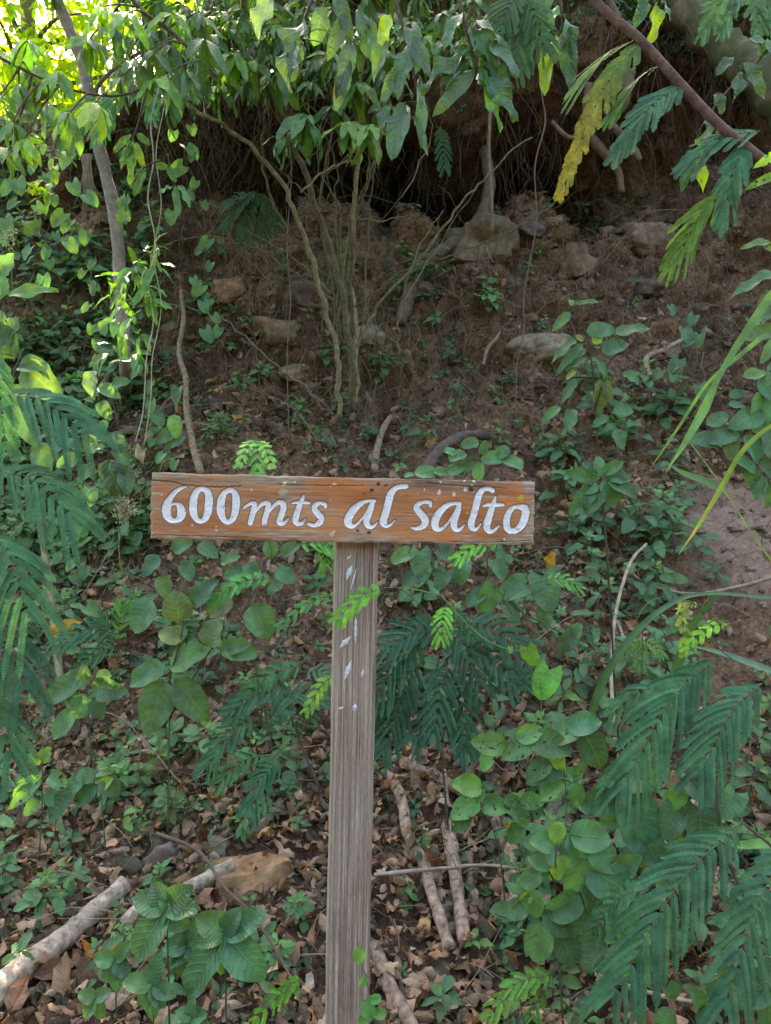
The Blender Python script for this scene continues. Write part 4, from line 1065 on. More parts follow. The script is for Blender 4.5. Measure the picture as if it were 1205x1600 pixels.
# ------------------------------------------------------------------ pale trunk at one side
def pale_tree():
    path = [P(x, y, Y) for x, y, Y in ((196, 560, 4.05), (187, 450, 4.05), (185, 385, 4.05), (172, 300, 4.0), (150, 210, 3.95), (132, 110, 3.9), (108, 45, 3.85), (82, -20, 3.8), (40, -140, 3.7), (-10, -330, 3.6))]
    root = empty('slim_tree', G(196, 600), 'slim tree with a pale blotched leaning trunk on the bank', 'tree')
    a = Acc(); add_tube(a, [G(198, 610)] + path, m(10, 4), m(8.5, 3.8), 12, (.30, .255, .21), 8, lump=.15); a.build('trunk', M_PALE, root)
    for pts, r in (([(142, 190), (150, 140), (190, 100), (260, 60), (330, 20)], 4), ([(146, 205), (110, 190), (60, 205), (0, 240)], 3), ([(150, 205), (140, 170), (200, 140), (235, 132), (300, 160)], 3.5)):
        b = Acc(); add_tube(b, [P(x, y, 3.9) for x, y in pts], m(r, 3.9), m(r * .5, 3.9), 7, (.16, .13, .09), 6); b.build('branch', M_BARK, root)
    cr = Acc()
    for k in range(95):
        px, py = RNG.uniform(-260, 330), RNG.uniform(-420, -20); Y = RNG.uniform(3.2, 4.7)
        if py > 60 and px < 60: continue
        whorl(cr, P(px, py, Y), 6, .13, .035, (.05, .15, .04), (RNG.normal(0, .4), -.2, -.6), 1.0, 'lance', ns=5)
    cr.build('crown', M_LEAF, root)
pale_tree()

# ------------------------------------------------------------------ the many stemmed shrub in the middle
def shrub():
    root = empty('shrub', G(548, 632), 'many stemmed shrub with long ribbed leaves growing from the bank behind the sign', 'shrub')
    C = (.20, .175, .095)
    S = [([(552, 640, 4.3), (548, 540, 4.25), (530, 440, 4.2), (500, 340, 4.1), (465, 240, 4.0), (430, 150, 3.9), (395, 60, 3.8), (370, -60, 3.7)], 10, 7),
         ([(556, 630, 4.3), (556, 520, 4.3), (548, 420, 4.3), (556, 300, 4.2), (560, 180, 4.1), (575, 40, 4.0)], 8, 5),
         ([(530, 655, 4.2), (527, 560, 4.15), (508, 480, 4.1), (480, 380, 4.0), (440, 290, 3.9), (380, 215, 3.8), (300, 165, 3.7), (230, 60, 3.6)], 7, 5),
         ([(525, 560, 4.3), (520, 450, 4.3), (500, 330, 4.2), (520, 180, 4.1), (500, 60, 4.0)], 4, 3),
         ([(545, 560, 4.3), (590, 480, 4.3), (660, 400, 4.3), (720, 320, 4.3), (770, 265, 4.3), (830, 215, 4.3)], 4.5, 2.5),
         ([(555, 480, 4.3), (620, 430, 4.35), (700, 400, 4.4), (800, 360, 4.5), (880, 310, 4.6)], 3.5, 2),
         ([(535, 540, 4.3), (500, 430, 4.2), (440, 340, 4.1), (410, 250, 4.0), (420, 130, 3.9)], 4, 3),
         ([(540, 500, 4.3), (545, 380, 4.3), (575, 280, 4.2), (600, 180, 4.1), (590, 60, 4.0)], 4, 3),
         ([(548, 600, 4.3), (570, 480, 4.4), (575, 350, 4.4), (590, 240, 4.3)], 3, 2),
         ([(620, 560, 4.5), (628, 470, 4.45), (650, 400, 4.45), (690, 330, 4.5)], 3, 2),
         ([(560, 340, 4.2), (600, 345, 4.3), (650, 338, 4.4), (672, 365, 4.5)], 2.2, 1.5),
         ([(470, 300, 4.0), (520, 260, 4.1), (560, 240, 4.2), (600, 180, 4.2)], 3, 2),
         ([(515, 640, 4.25), (420, 560, 4.3), (330, 490, 4.4), (240, 470, 4.5)], 2.4, 1.2),
         ([(524, 470, 4.2), (420, 400, 4.1), (330, 370, 4.1), (250, 380, 4.2)], 2.4, 1.2)]
    for k in range(6):
        x0 = RNG.uniform(520, 560)
        S.append(([(x0, RNG.uniform(420, 600), 4.3), (x0 + RNG.normal(0, 18), 340, 4.25), (x0 + RNG.normal(0, 34), 240, 4.2), (x0 + RNG.normal(0, 55), 120, 4.1)], 2.6, 1.4))
    for k in range(16):
        x0, y0, z0 = RNG.uniform(430, 640), RNG.uniform(180, 560), RNG.uniform(4.1, 4.5); a_ = RNG.uniform(-.9, .9) - 1.57; l_ = RNG.uniform(60, 220)
        S.append(([(x0, y0, z0), (x0 + math.cos(a_) * l_ * .5 + RNG.normal(0, 14), y0 + math.sin(a_) * l_ * .5, z0 + .05), (x0 + math.cos(a_) * l_ + RNG.normal(0, 20), y0 + math.sin(a_) * l_, z0)], 1.7, .9))
    for pts, r0, r1 in S:
        a = Acc(); add_tube(a, [P(x, y, Y) for x, y, Y in pts], m(r0 * .62, 4.1), m(r1 * .5, 4.0), 8, np.array(C) * RNG.uniform(.6, 1.3), 7, lump=.2, rough=.006); a.build('stem', M_BARK, root)
    f = Acc()
    for cx, cy, n, L in ((365, 82, 9, 62), (345, 135, 7, 56), (395, 95, 6, 52), (300, 118, 7, 58), (262, 150, 6, 55), (476, 178, 9, 66), (442, 212, 7, 60), (505, 90, 8, 55), (545, 190, 8, 62),
                         (520, 165, 6, 55), (575, 195, 8, 58), (600, 165, 6, 60), (430, 110, 8, 60), (560, 130, 8, 58), (610, 110, 6, 60), (330, 55, 9, 58), (285, 75, 9, 58), (450, 60, 8, 60), (400, 30, 9, 60), (500, 30, 9, 60), (550, 60, 8, 60)):
        c = (.036, .135, .045) if RNG.random() > .25 else (.10, .26, .05)
        whorl(f, P(cx, cy, RNG.uniform(3.5, 3.9)), n, m(L, 3.7), m(L * .27, 3.7), c, (0, -.3, -.8), .95, 'lance', .7, ns=9)
    for k in range(330):
        px, py = RNG.uniform(170, 760), RNG.uniform(-150, 165) - 20; Y = RNG.uniform(3.4, 4.5)
        if py > 90 and px > 620: continue
        whorl(f, P(px, py, Y), 8, .125, .030, (.042, .135, .04) if k % 4 else (.10, .25, .04), (RNG.normal(0, .3), -.3, -.8), 1.0, 'lance', .6, ns=6)
    f.build('foliage', M_GLOSS, root)
shrub()

# ------------------------------------------------------------------ boughs that hang into the view from above
def bough(name, label, path, Y, r, leaves=None, clusters=None, col=(.03, .10, .05), shape='ovate', L=60, asp=.3, mat=None, cat='branch', n=6, bark=(.12, .09, .06), glow=None, axis=(0, -.2, -.9), spread=.9):
    pts = [P(x, y, Y) for x, y in path]; root = empty(name, pts[0], label, cat)
    a = Acc(); add_tube(a, pts, m(r, Y), m(r * .5, Y), 8, bark, 6); a.build('stem', M_BARK, root)
    f = Acc(); cp = catmull(pts, 6)
    if leaves: px_leaves(f, [(*l[:4], l[4] * .8, *l[5:]) for l in leaves], Y, col, shape, ns=12, stems=(cp, 1), wave=.06, jit=.3)
    for c in (clusters or []):
        q = P(c[0], c[1], Y + RNG.uniform(-.15, .15)); s = min(cp, key=lambda v: np.linalg.norm(v - np.array(q))); twig(f, s, q, m(2, Y), bark, .1, mat=1)
        cc = glow if (glow and RNG.random() < .3) else col
        whorl(f, q, n, m(L, Y), m(L * asp, Y), cc, axis, spread, shape, .6, ns=8)
    f.build('foliage', [mat or M_GLOSS, M_BARK], root)
YG = (.22, .42, .03)  # yellow green of backlit leaves, put into the leaf colour
bough('leafy_bough', 'bough of large dark glossy leaves hanging down over the hollow', [(690, -60), (715, -5), (728, 45), (745, 110)], 2.3, 4,
      [(748, 108, 806, 178, 44), (741, 108, 682, 178, 30), (750, 112, 780, 198, 22, (.08, .24, .04)), (737, 78, 661, 138, 36), (728, 66, 697, 132, 26), (735, 45, 778, 104, 38), (764, 60, 806, 118, 40),
       (728, 88, 690, 138, 28), (733, 30, 790, 55, 34), (722, 20, 690, 70, 30), (748, 92, 800, 130, 30), (740, 60, 768, 112, 28)])
bough('leafy_bough', 'bough of long drooping blue green leaves beside the glossy bough', [(600, -80), (618, 0), (640, 80), (655, 160)], 2.35, 3.5,
      [(634, 160, 612, 246, 40), (648, 178, 666, 246, 14), (655, 120, 662, 222, 20), (606, 150, 596, 200, 24), (645, 60, 618, 150, 32), (632, 40, 670, 120, 30), (610, 20, 585, 95, 28, YG), (628, 95, 600, 160, 24), (615, 60, 578, 120, 26, (.05, .15, .05))], col=(.03, .10, .065), shape='lance')
bough('leafy_bough', 'bough with the biggest blue grey leaves, close under the frame edge', [(520, -90), (500, -30), (480, 20), (470, 60)], 1.9, 4,
      [(432, -25, 402, 56, 42, (.07, .15, .12)), (478, 30, 438, 130, 46), (503, 8, 500, 66, 34), (520, -10, 552, 52, 28), (540, 20, 520, 90, 26), (548, 60, 536, 150, 32), (545, 95, 528, 165, 28), (470, 60, 455, 120, 30), (575, 30, 590, 110, 26, (.12, .28, .03)), (560, 10, 575, 80, 26)], col=(.028, .08, .055), shape='lance')
bough('leafy_bough', 'spray of paired leaves with sunlit yellow green tips at the top of the bank', [(860, -70), (872, -20), (878, 20), (880, 45)], 2.4, 3,
      [(868, 60, 842, 143, 36, YG), (884, 45, 886, 140, 34), (878, 20, 905, 100, 26), (870, 10, 846, 60, 28, (.08, .22, .04)), (860, -10, 835, 40, 26)], col=(.03, .11, .05))
bough('leafy_bough', 'small sprig with one glowing yellow green leaf beside the mossy root', [(1010, -60), (1018, -20), (1024, 8)], 2.3, 3,
      [(1026, 6, 1024, 60, 24, YG), (1010, 0, 992, 42, 24), (1035, 0, 1048, 30, 16), (1005, -10, 1000, 30, 20)], col=(.03, .12, .05))
bough('leafy_bough', 'slanting twig of dull leaves and two glowing ones below the brown branch', [(1205, 70), (1180, 100), (1130, 150), (1095, 200)], 2.1, 2.5,
      [(1165, 95, 1190, 150, 26), (1158, 100, 1146, 162, 24), (1185, 90, 1225, 60, 30, (.06, .18, .08)), (1120, 145, 1128, 175, 22), (1108, 188, 1096, 240, 26, (.06, .12, .09)), (1090, 215, 1094, 250, 16, YG), (1088, 235, 1098, 296, 22, YG),
       (1080, 235, 1068, 290, 24), (1170, 60, 1210, 85, 28), (1145, 90, 1120, 110, 22)], col=(.035, .10, .06))
bough('leafy_bough', 'holey pale green leaves hanging beside the long grass blades', [(1250, 300), (1225, 380), (1215, 440), (1205, 520)], 1.9, 2.5,
      [(1205, 378, 1156, 388, 18, (.12, .24, .08)), (1215, 425, 1136, 460, 24), (1210, 455, 1185, 480, 24), (1215, 470, 1180, 505, 30), (1215, 515, 1160, 525, 30), (1210, 530, 1188, 565, 22), (1220, 560, 1196, 600, 30), (1215, 240, 1180, 262, 18, YG), (1220, 270, 1172, 290, 16, (.15, .32, .04)), (1190, 380, 1215, 395, 16)], col=(.07, .17, .09), mat=M_HOLEY)
bough('leafy_bough', 'sunlit bough with narrow leaves in front of the bright trees', [(-60, 60), (0, 90), (60, 120), (110, 140), (180, 150), (236, 134)], 2.9, 3.2,
      clusters=[(10, 80), (30, 130), (55, 100), (75, 160), (110, 175), (20, 190), (0, 150), (-20, 110), (45, 60), (90, 110), (150, 160), (5, 230), (40, 215)], col=(.06, .18, .04), shape='lance', L=58, asp=.28, glow=YG, n=6, mat=M_LEAF)
bough('leafy_bough', 'dark bough crossing the bright corner above the pale trunk', [(180, -60), (215, 10), (262, 45), (300, 80), (340, 120)], 3.0, 4.5,
      clusters=[(200, 20), (225, 40), (240, 80), (265, 70), (290, 110), (180, 40), (160, 10), (210, 95), (320, 60), (310, 20), (270, 20), (250, 120), (140, 60), (190, 120)], col=(.035, .11, .035), shape='lance', L=58, asp=.27, n=7, mat=M_LEAF, glow=(.12, .3, .03))
bough('leafy_sprig', 'drooping green sprig hanging beside the pale trunk', [(232, 130), (222, 170), (212, 205), (205, 222)], 3.1, 2.2,
      [(206, 210, 180, 236, 14), (208, 215, 196, 252, 13), (206, 222, 204, 262, 16), (212, 222, 224, 260, 15, YG), (202, 225, 190, 262, 13), (210, 232, 200, 285, 16, (.16, .34, .04)), (214, 208, 232, 225, 13)], col=(.07, .21, .06), shape='lance')
bough('leafy_sprig', 'little sprig of three leaves under the dry tangle', [(262, 240), (266, 262), (274, 290)], 3.1, 1.6,
      [(274, 290, 280, 334, 15), (278, 290, 303, 318, 17), (270, 292, 248, 302, 15), (276, 286, 262, 262, 12)], col=(.06, .21, .08), shape='lance')
bough('leafy_sprig', 'two leaf sprig hanging against the pale trunk', [(250, 250), (225, 262), (208, 285)], 3.1, 1.6,
      [(230, 262, 208, 272, 15), (228, 265, 210, 302, 15), (195, 300, 186, 352, 18, (.07, .21, .10)), (200, 302, 200, 345, 14), (244, 258, 262, 262, 14)], col=(.06, .21, .06), shape='lance')
def spray(label, pts, Y, L, col, n=9, name='climbing_vine', asp=.36):
    path = [P(x, y, Y) for x, y in pts]; root = empty(name, path[0], label, 'vine'); cp = catmull(path, 8)
    a = Acc(); add_tube(a, path, .0022, .0012, 5, (.12, .17, .06), 6); a.build('stem', M_STEM, root)
    f = Acc()
    for i in range(3, len(cp), 3):
        q = cp[i]
        s = RNG.choice([-1, 1]); e = q + np.array([s * RNG.uniform(.0, .6), -.2, RNG.uniform(-.5, .3)]) * m(L, Y) * .7; twig(f, q, e, .001, (.10, .15, .05), .1)
        whorl(f, e, int(RNG.integers(2, 5)), m(L, Y), m(L * asp * .8, Y), col if RNG.random() > .3 else np.array(col) * (1.5, 1.25, 1), (s * RNG.uniform(0, .9), -.4, RNG.uniform(-1, .1)), .8, 'lance', .5, ns=8)
    f.build('foliage', M_LEAF, root)
spray('bright green vine spray hanging in front of the pale trunk, above the dead sapling', [(240, 385), (232, 430), (222, 480), (205, 530), (232, 575)], 3.2, 42, (.07, .24, .07))
spray('second bright green spray, with narrow leaves reaching toward the dead sapling', [(215, 400), (200, 450), (190, 500), (178, 540)], 3.3, 40, (.08, .24, .07))
spray('leafy vine trailing from the cord beside the shrub', [(270, 380), (232, 395), (205, 420), (200, 450)], 3.35, 34, (.08, .22, .06))
spray('yellow green leafed vine on the dark bank beside the pale trunk', [(88, 215), (80, 240), (84, 275), (80, 310)], 3.4, 34, (.16, .32, .04), asp=.42)

# the brown branch crossing the upper corner, with its feathery leaves
def brown_branch():
    Y = 2.0
    root = empty('feathery_branch', P(1205, 262, Y), 'smooth brown branch with feathery leaves slanting down across the upper corner', 'branch')
    a = Acc(); add_tube(a, [P(x, y, Y) for x, y in ((850, -90), (905, -25), (955, 25), (1000, 62), (1060, 128), (1118, 190), (1160, 225), (1215, 268), (1330, 350))], m(6.5, Y), m(8.5, Y), 9, (.17, .105, .085), 8); a.build('stem', M_BARK, root)
    a = Acc(); add_tube(a, [P(x, y, Y) for x, y in ((968, 34), (955, 5), (930, -40))], m(6, Y), m(4, Y), 8, (.14, .11, .075), 6); a.build('stem', M_BARK, root)
    FR = [((1004, 62), (880, 285), 60, -.05, (.10, .17, .05), (.42, .30, .03), 14), ((1000, 60), (915, 120), 120, .1, (.07, .15, .05), None, 12), ((1072, 132), (968, 232), 74, -.05, (.05, .13, .09), None, 11),
          ((1188, 205), (1080, 250), 84, 0, (.05, .13, .09), None, 10), ((1170, 222), (1130, 330), 76, -.05, (.035, .12, .075), None, 10), ((1130, 300), (1058, 400), 96, .05, (.09, .19, .05), None, 14),
          ((1040, 95), (960, 170), 70, .1, (.06, .14, .05), None, 10)]
    for (a0, a1), (b0, b1), w, dz, c, tc, n in FR:
        f = Acc(); add_frond(f, P(a0, a1, Y), P(b0, b1, Y + dz), m(w * .85, Y), normal=(.2, -.75, .6), col=c, tipcol=tc, open_=38, tipopen=14, droop=.25, rs=.0011)
        f.build('frond', [M_FEATHER, M_STEM], root)
brown_branch()
feather_plant('dark fan of feathery leaves hanging beside the glossy bough', [(800, -60), (815, -20), (822, 5)], 2.4, [(822, 0, 806, 100, 80), (815, -5, 850, 70, 70), (810, -10, 780, 50, 70)], col=(.03, .085, .035), name='feathery_bough', cat='branch', open_=50, tipopen=20)
feather_plant('spiky feathery leaves over the mossy root', [(1190, -60), (1150, -20), (1130, 0)], 2.3, [(1150, -15, 1102, 46, 56), (1165, -15, 1130, 44, 50), (1180, -10, 1185, 50, 50), (1200, -10, 1215, 60, 50)], col=(.05, .14, .06), name='feathery_bough', cat='branch', open_=34, tipopen=12)
feather_plant('pale feathery leaves spread in front of the pale trunk', [(140, 130), (150, 150), (160, 160)], 3.3, [(165, 150, 155, 200, 60), (150, 150, 110, 215, 60), (200, 130, 168, 190, 56), (225, 120, 235, 175, 50)], col=(.06, .19, .08), name='feathery_bough', cat='branch', open_=40, tipopen=16, tipcols=None)
feather_plant('dark little fern hanging in the black hollow', [(690, 190), (688, 205)], 4.5, [(688, 200, 694, 258, 34, 0)], col=(.03, .09, .04), name='fern', r=.002)
feather_plant('dark fern clump on the bank behind the shrub', [(390, 300), (400, 315)], 4.5, [(400, 300, 352, 350, 40, 0), (398, 300, 380, 370, 40, 0), (402, 302, 430, 350, 36, 0), (396, 305, 350, 320, 34, 0), (408, 310, 412, 368, 34, 0)], col=(.025, .075, .035), name='fern', r=.002)
# ------------------------------------------------------------------ feathery mimosa plants
DK = (.028, .105, .058)
feather_plant('tall feathery plant with its fronds stacked one above another, beside the slim stalk', [(-60, 1750), (-50, 1300), (-30, 950), (-20, 700), (-10, 560)], 1.75,
              [(6, 616, 130, 672, 120, -.03, (.035, .125, .085)), (-4, 735, 106, 800, 126), (-8, 838, 42, 950, 140, -.05), (-12, 945, 34, 1062, 118, -.05, (.03, .10, .075)), (-20, 540, 8, 690, 66, -.04, (.05, .17, .09)), (-30, 1080, 14, 1170, 100)],
              col=(.034, .12, .068), r=.006, open_=60, tipopen=30, droop=.5)
feather_plant('feathery plant low beside the signpost, on the side of the 600', [(500, 1235), (470, 1160), (445, 1090), (432, 1040)], 2.45,
              [(450, 1075, 366, 1108, 52), (470, 1040, 380, 1090, 44, -.04, (.05, .18, .09)), (430, 1110, 500, 1085, 56), (395, 1120, 330, 1190, 62, -.05, (.04, .15, .09)), (400, 1150, 440, 1110, 50), (430, 1180, 395, 1260, 60), (470, 1150, 490, 1120, 44), (440, 1195, 410, 1215, 56), (480, 1050, 520, 1060, 40), (405, 1180, 350, 1215, 46, -.03, (.05, .17, .08))], col=(.035, .13, .085))
feather_plant('largest dark feathery plant, spreading behind the post', [(700, 1290), (690, 1180), (680, 1080), (690, 1000)], 2.5,
              [(660, 1000, 592, 1080, 84), (690, 985, 608, 1010, 70), (650, 1040, 612, 1130, 80), (705, 985, 745, 1060, 80), (720, 975, 810, 1010, 78), (730, 1000, 800, 1060, 74), (700, 1040, 680, 1130, 76), (720, 1060, 725, 1150, 70), (640, 1090, 600, 1170, 70), (700, 1100, 650, 1150, 70), (670, 960, 640, 1030, 60, .05, (.035, .13, .08)), (760, 1070, 830, 1060, 60), (690, 1120, 735, 1175, 64)], col=(.024, .088, .060), rs=.001)
feather_plant('feathery plant by the long strap leaf, its fronds pointing down to the heart leaves', [(1230, 1500), (1140, 1350), (1110, 1180), (1070, 1050)], 1.85,
              [(1118, 1028, 975, 1225, 112, -.05), (1190, 1068, 1095, 1200, 100, -.1), (1060, 1070, 960, 1110, 60, .1)], col=(.035, .125, .066), r=.005, droop=.3, open_=50, tipopen=26)
feather_plant('biggest feathery fronds, low by the striped grass blade', [(1330, 1680), (1270, 1450), (1220, 1340), (1160, 1285)], 1.6,
              [(1158, 1290, 965, 1545, 138, -.06), (1230, 1330, 1135, 1560, 112, -.1), (1010, 1390, 930, 1450, 70, .15, (.035, .12, .08))], col=(.038, .13, .068), r=.005, droop=.28, open_=56, tipopen=26)
feather_plant('small bright feathery shoot standing just above the board', [(405, 742), (404, 715), (400, 692)], 2.2, [(402, 690, 402, 738, 34, -.1), (400, 688, 376, 722, 26, -.1), (404, 690, 424, 724, 22, -.1)], col=(.12, .32, .07), r=.0014)
feather_plant('light green feathery shoot crossing the front of the post', [(700, 1010), (660, 950), (620, 918), (592, 922)], 1.62, [(596, 920, 532, 962, 40, -.02, (.11, .32, .05))], r=.0012, open_=55, rs=.0009)
feather_plant('bright feathery leaf beside the post, behind the vine', [(770, 1100), (730, 1000), (700, 950)], 2.2, [(696, 948, 690, 992, 42, -.05, (.10, .34, .05)), (708, 955, 736, 990, 34, 0, DK)], r=.0014)
feather_plant('pale wispy feathery shoot touching the post below the paint marks', [(470, 1150), (490, 1095), (518, 1062)], 1.9, [(520, 1055, 482, 1106, 30, 0, (.16, .33, .07)), (522, 1060, 500, 1090, 24, 0, (.14, .3, .06))], r=.0012)
feather_plant('yellow green feathery shoot with a drooping tip beside the strap leaf', [(1215, 1080), (1120, 1010), (1100, 960)], 1.8, [(1066, 938, 1068, 1015, 22, 0, (.28, .38, .12)), (1136, 972, 1075, 1010, 28, -.02, (.13, .38, .04)), (1090, 945, 1064, 950, 16, 0, (.28, .36, .10))], r=.0014)
feather_plant('wispy pale shoot standing among weeds by the white upright branch', [(1003, 1060), (1004, 1020), (1004, 1000)], 2.5, [(1004, 1000, 975, 1022, 26, 0, (.12, .26, .08)), (1004, 1000, 1032, 1020, 26, 0, (.12, .26, .08)), (1004, 1002, 1002, 1040, 26, 0, (.12, .26, .08))], r=.0014)
feather_plant('bright ribbed fern beside the biggest feathery fronds', [(950, 1600), (958, 1560), (960, 1530)], 1.75, [(972, 1530, 978, 1442, 56, 0, (.09, .32, .06))], r=.0016, leaf=.007, droop=.15)
feather_plant('feathery light green leaves low under the signpost', [(470, 1610), (450, 1580), (430, 1560)], 1.75, [(470, 1540, 404, 1590, 34, 0, (.11, .32, .05)), (468, 1530, 440, 1556, 24, 0, (.11, .32, .05))], r=.0016, leaf=.006, droop=.1)
feather_plant('yellowish fern fronds low beside the serrated weed', [(830, 1640), (815, 1560), (860, 1525)], 1.8, [(860, 1522, 770, 1580, 44, 0, (.12, .28, .06)), (865, 1530, 800, 1540, 40, 0, (.09, .25, .06)), (850, 1540, 830, 1600, 40, 0, (.08, .22, .06))], r=.0016)
feather_plant('small dark feathery plant behind the serrated weed', [(800, 1540), (810, 1490), (830, 1450)], 2.2, [(840, 1460, 780, 1500, 50), (850, 1470, 860, 1520, 50), (820, 1460, 790, 1450, 44)], col=(.03, .11, .07), r=.002)
feather_plant('green feathery leaf lying over the broad leaves just under the board', [(450, 1000), (440, 930), (425, 905)], 2.3, [(425, 903, 332, 938, 36, 0, (.06, .25, .07)), (530, 930, 440, 975, 28, 0, (.06, .22, .08))], r=.0014)
feather_plant('feathery leaves showing right under the board beside the post', [(560, 960), (520, 880), (500, 856)], 2.2, [(470, 850, 530, 862, 44, 0, (.08, .28, .06)), (500, 845, 510, 880, 44, 0, (.08, .28, .06))], r=.0014)
feather_plant('bright feathery leaf showing under the salto end of the board', [(800, 960), (770, 900), (775, 862)], 2.3, [(778, 848, 720, 868, 40, 0, (.09, .30, .05)), (855, 905, 900, 915, 34, 0, (.07, .22, .06))], r=.0014)
feather_plant('dark feathery plant half hidden in the dead leaves near the slim stalk', [(190, 1080), (180, 1020), (165, 990)], 2.6, [(175, 985, 100, 1000, 56, 0, DK), (180, 1010, 130, 1040, 50, 0, DK), (185, 1000, 190, 950, 40, 0, (.08, .26, .06)), (180, 1000, 160, 970, 40, 0, DK)], r=.002)

# ------------------------------------------------------------------ plants drawn leaf by leaf
def leafplant(label, stems, leaves, Y, col=(.05, .16, .08), name='weed', cat='plant', shape='ovate', mat=None, ground=True, tilt=.45, r=.0022, jit=.22, extra=None, stemcol=(.08, .09, .045), asp=None, droop=.45):
    pts0 = [P(x, y, Y) for x, y in stems[0]]; root = empty(name, pts0[0], label, cat)
    al = []
    for s in stems:
        a = Acc(); pts = [P(x, y, Y) for x, y in s]; add_tube(a, pts, r, r * .5, 6, stemcol, 6); a.build('stem', M_STEM, root); al += [tuple(v) for v in catmull(pts, 8)]
    f = Acc(); px_leaves(f, leaves, Y, col, shape, tilt=tilt, jit=jit, stems=(al, 1), droop=droop); f.build('foliage', [mat or M_LEAF, M_STEM], root)
    if extra: extra(root)
    return root
def cl(lst, asp=1.9):
    """(centre px, py, width px, direction of the tip in degrees, 0 = right, 90 = down[, colour]) -> base, tip"""
    out = []
    for l in lst:
        cx, cy, w, a = l[:4]; h = w * asp / 2; ca, sa = math.cos(math.radians(a)), math.sin(math.radians(a))
        out.append((cx - ca * h, cy - sa * h, cx + ca * h, cy + sa * h, w, *l[4:]))
    return out
leafplant('plant with the two broadest pointed leaves drooping side by side', [[(262, 1300), (264, 1180), (266, 1050)], [(266, 1120), (320, 1030), (340, 1005)], [(265, 1060), (285, 985), (290, 930)]],
          [(256, 1061, 239, 1139, 50), (274, 1061, 325, 1120, 44), (259, 1039, 204, 1061, 35), (264, 1044, 319, 1009, 38), (343, 1012, 400, 1019, 32, (.075, .18, .07)), (330, 1012, 334, 968, 40, (.11, .19, .09)), (280, 972, 278, 925, 44, (.08, .15, .06)),
           (300, 950, 330, 905, 30), (268, 1048, 290, 1035, 26, (.07, .21, .08)), (286, 1000, 250, 985, 28, (.10, .15, .05)), (300, 1000, 310, 1035, 24), (345, 1018, 385, 1000, 28)], 2.3, (.055, .175, .085), name='broadleaf_weed', r=.003, jit=.15)
leafplant('leafy plant close under the 600 end of the board', [[(410, 1120), (395, 1000), (385, 900)], [(400, 1000), (330, 900), (250, 880)], [(395, 990), (420, 900), (425, 860)]],
          [(393, 945, 421, 992, 46), (239, 938, 208, 982, 46), (250, 868, 228, 897, 26), (285, 880, 300, 905, 24), (270, 860, 300, 845, 24), (345, 880, 375, 868, 20), (350, 900, 385, 890, 22), (385, 880, 402, 900, 24), (418, 845, 428, 870, 24), (430, 890, 462, 905, 26),
           (360, 930, 330, 960, 34, (.09, .16, .08)), (420, 930, 440, 900, 22), (440, 870, 465, 850, 22), (310, 850, 340, 868, 24), (395, 905, 360, 915, 22), (250, 900, 262, 930, 26, (.07, .19, .08))], 2.4, (.05, .165, .09), name='broadleaf_weed')
leafplant('pale green drooping leaves between the slim stalk and the broadest pointed leaves', [[(150, 1250), (140, 1140), (135, 1060)]],
          [(122, 1062, 75, 1092, 34), (132, 1084, 124, 1120, 32), (145, 1071, 200, 1078, 36), (117, 1109, 85, 1150, 30), (150, 1056, 172, 1052, 18, (.14, .30, .06)), (136, 1060, 130, 1040, 16, (.14, .30, .06)), (128, 1100, 105, 1090, 26), (150, 1090, 160, 1120, 26, (.05, .15, .08)), (140, 1066, 100, 1055, 26)], 2.3, (.065, .19, .10), name='broadleaf_weed')
leafplant('small plant with bitten yellow green top leaves low near the pale log', [[(62, 1330), (66, 1250), (66, 1180)]],
          [(66, 1212, 20, 1256, 26), (76, 1212, 104, 1222, 26), (66, 1190, 78, 1168, 20, (.18, .38, .08)), (62, 1195, 50, 1170, 16, (.18, .36, .06)), (56, 1230, 30, 1220, 20), (70, 1240, 96, 1252, 24), (62, 1250, 40, 1270, 22)], 2.2, (.05, .17, .075), mat=M_HOLEY)
leafplant('small plant with one glossy dark leaf beside the bitten top leaves', [[(165, 1330), (160, 1260), (155, 1220)]],
          [(160, 1215, 185, 1240, 30, (.03, .10, .05)), (150, 1225, 122, 1252, 28), (150, 1215, 120, 1205, 24), (155, 1232, 175, 1215, 18, (.16, .36, .08)), (130, 1210, 100, 1250, 26), (110, 1235, 80, 1275, 30)], 2.2, (.04, .14, .07))
Q = (.045, .165, .075)
def quilted(label, c, leaves, Y=1.72, col=Q, k=1.0):
    leafplant(label, [[(c[0] + 4, c[1] + 190), (c[0] + 2, c[1] + 90), c]], [(c[0], c[1], *l) for l in leaves], Y, col, name='herb', mat=M_GLOSS, r=.0024, jit=.12, tilt=.6, droop=.4, )
quilted('tall herb with quilted leaves, standing in front of the big ochre boulder', (261, 1419), [(213, 1398, 40), (300, 1378, 38), (292, 1446, 38), (212, 1488, 46), (240, 1382, 34), (275, 1400, 16, (.09, .26, .08)), (252, 1405, 14, (.09, .26, .08)), (236, 1440, 36), (310, 1412, 36)])
quilted('herb with the widest quilted leaves, between the boulder and the post', (351, 1459), [(312, 1428, 42), (406, 1422, 42), (414, 1518, 52), (345, 1522, 30, (.07, .22, .08)), (292, 1545, 50), (308, 1466, 34), (372, 1420, 30), (356, 1440, 14, (.10, .28, .08)), (340, 1450, 14, (.10, .28, .08)), (380, 1490, 36), (330, 1490, 34)])
quilted('low herb with quilted leaves and a hole in one leaf', (292, 1476), [(298, 1528, 44), (262, 1500, 34), (310, 1440, 30), (258, 1476, 30), (325, 1500, 30), (280, 1450, 24)], 1.76, (.035, .135, .07))
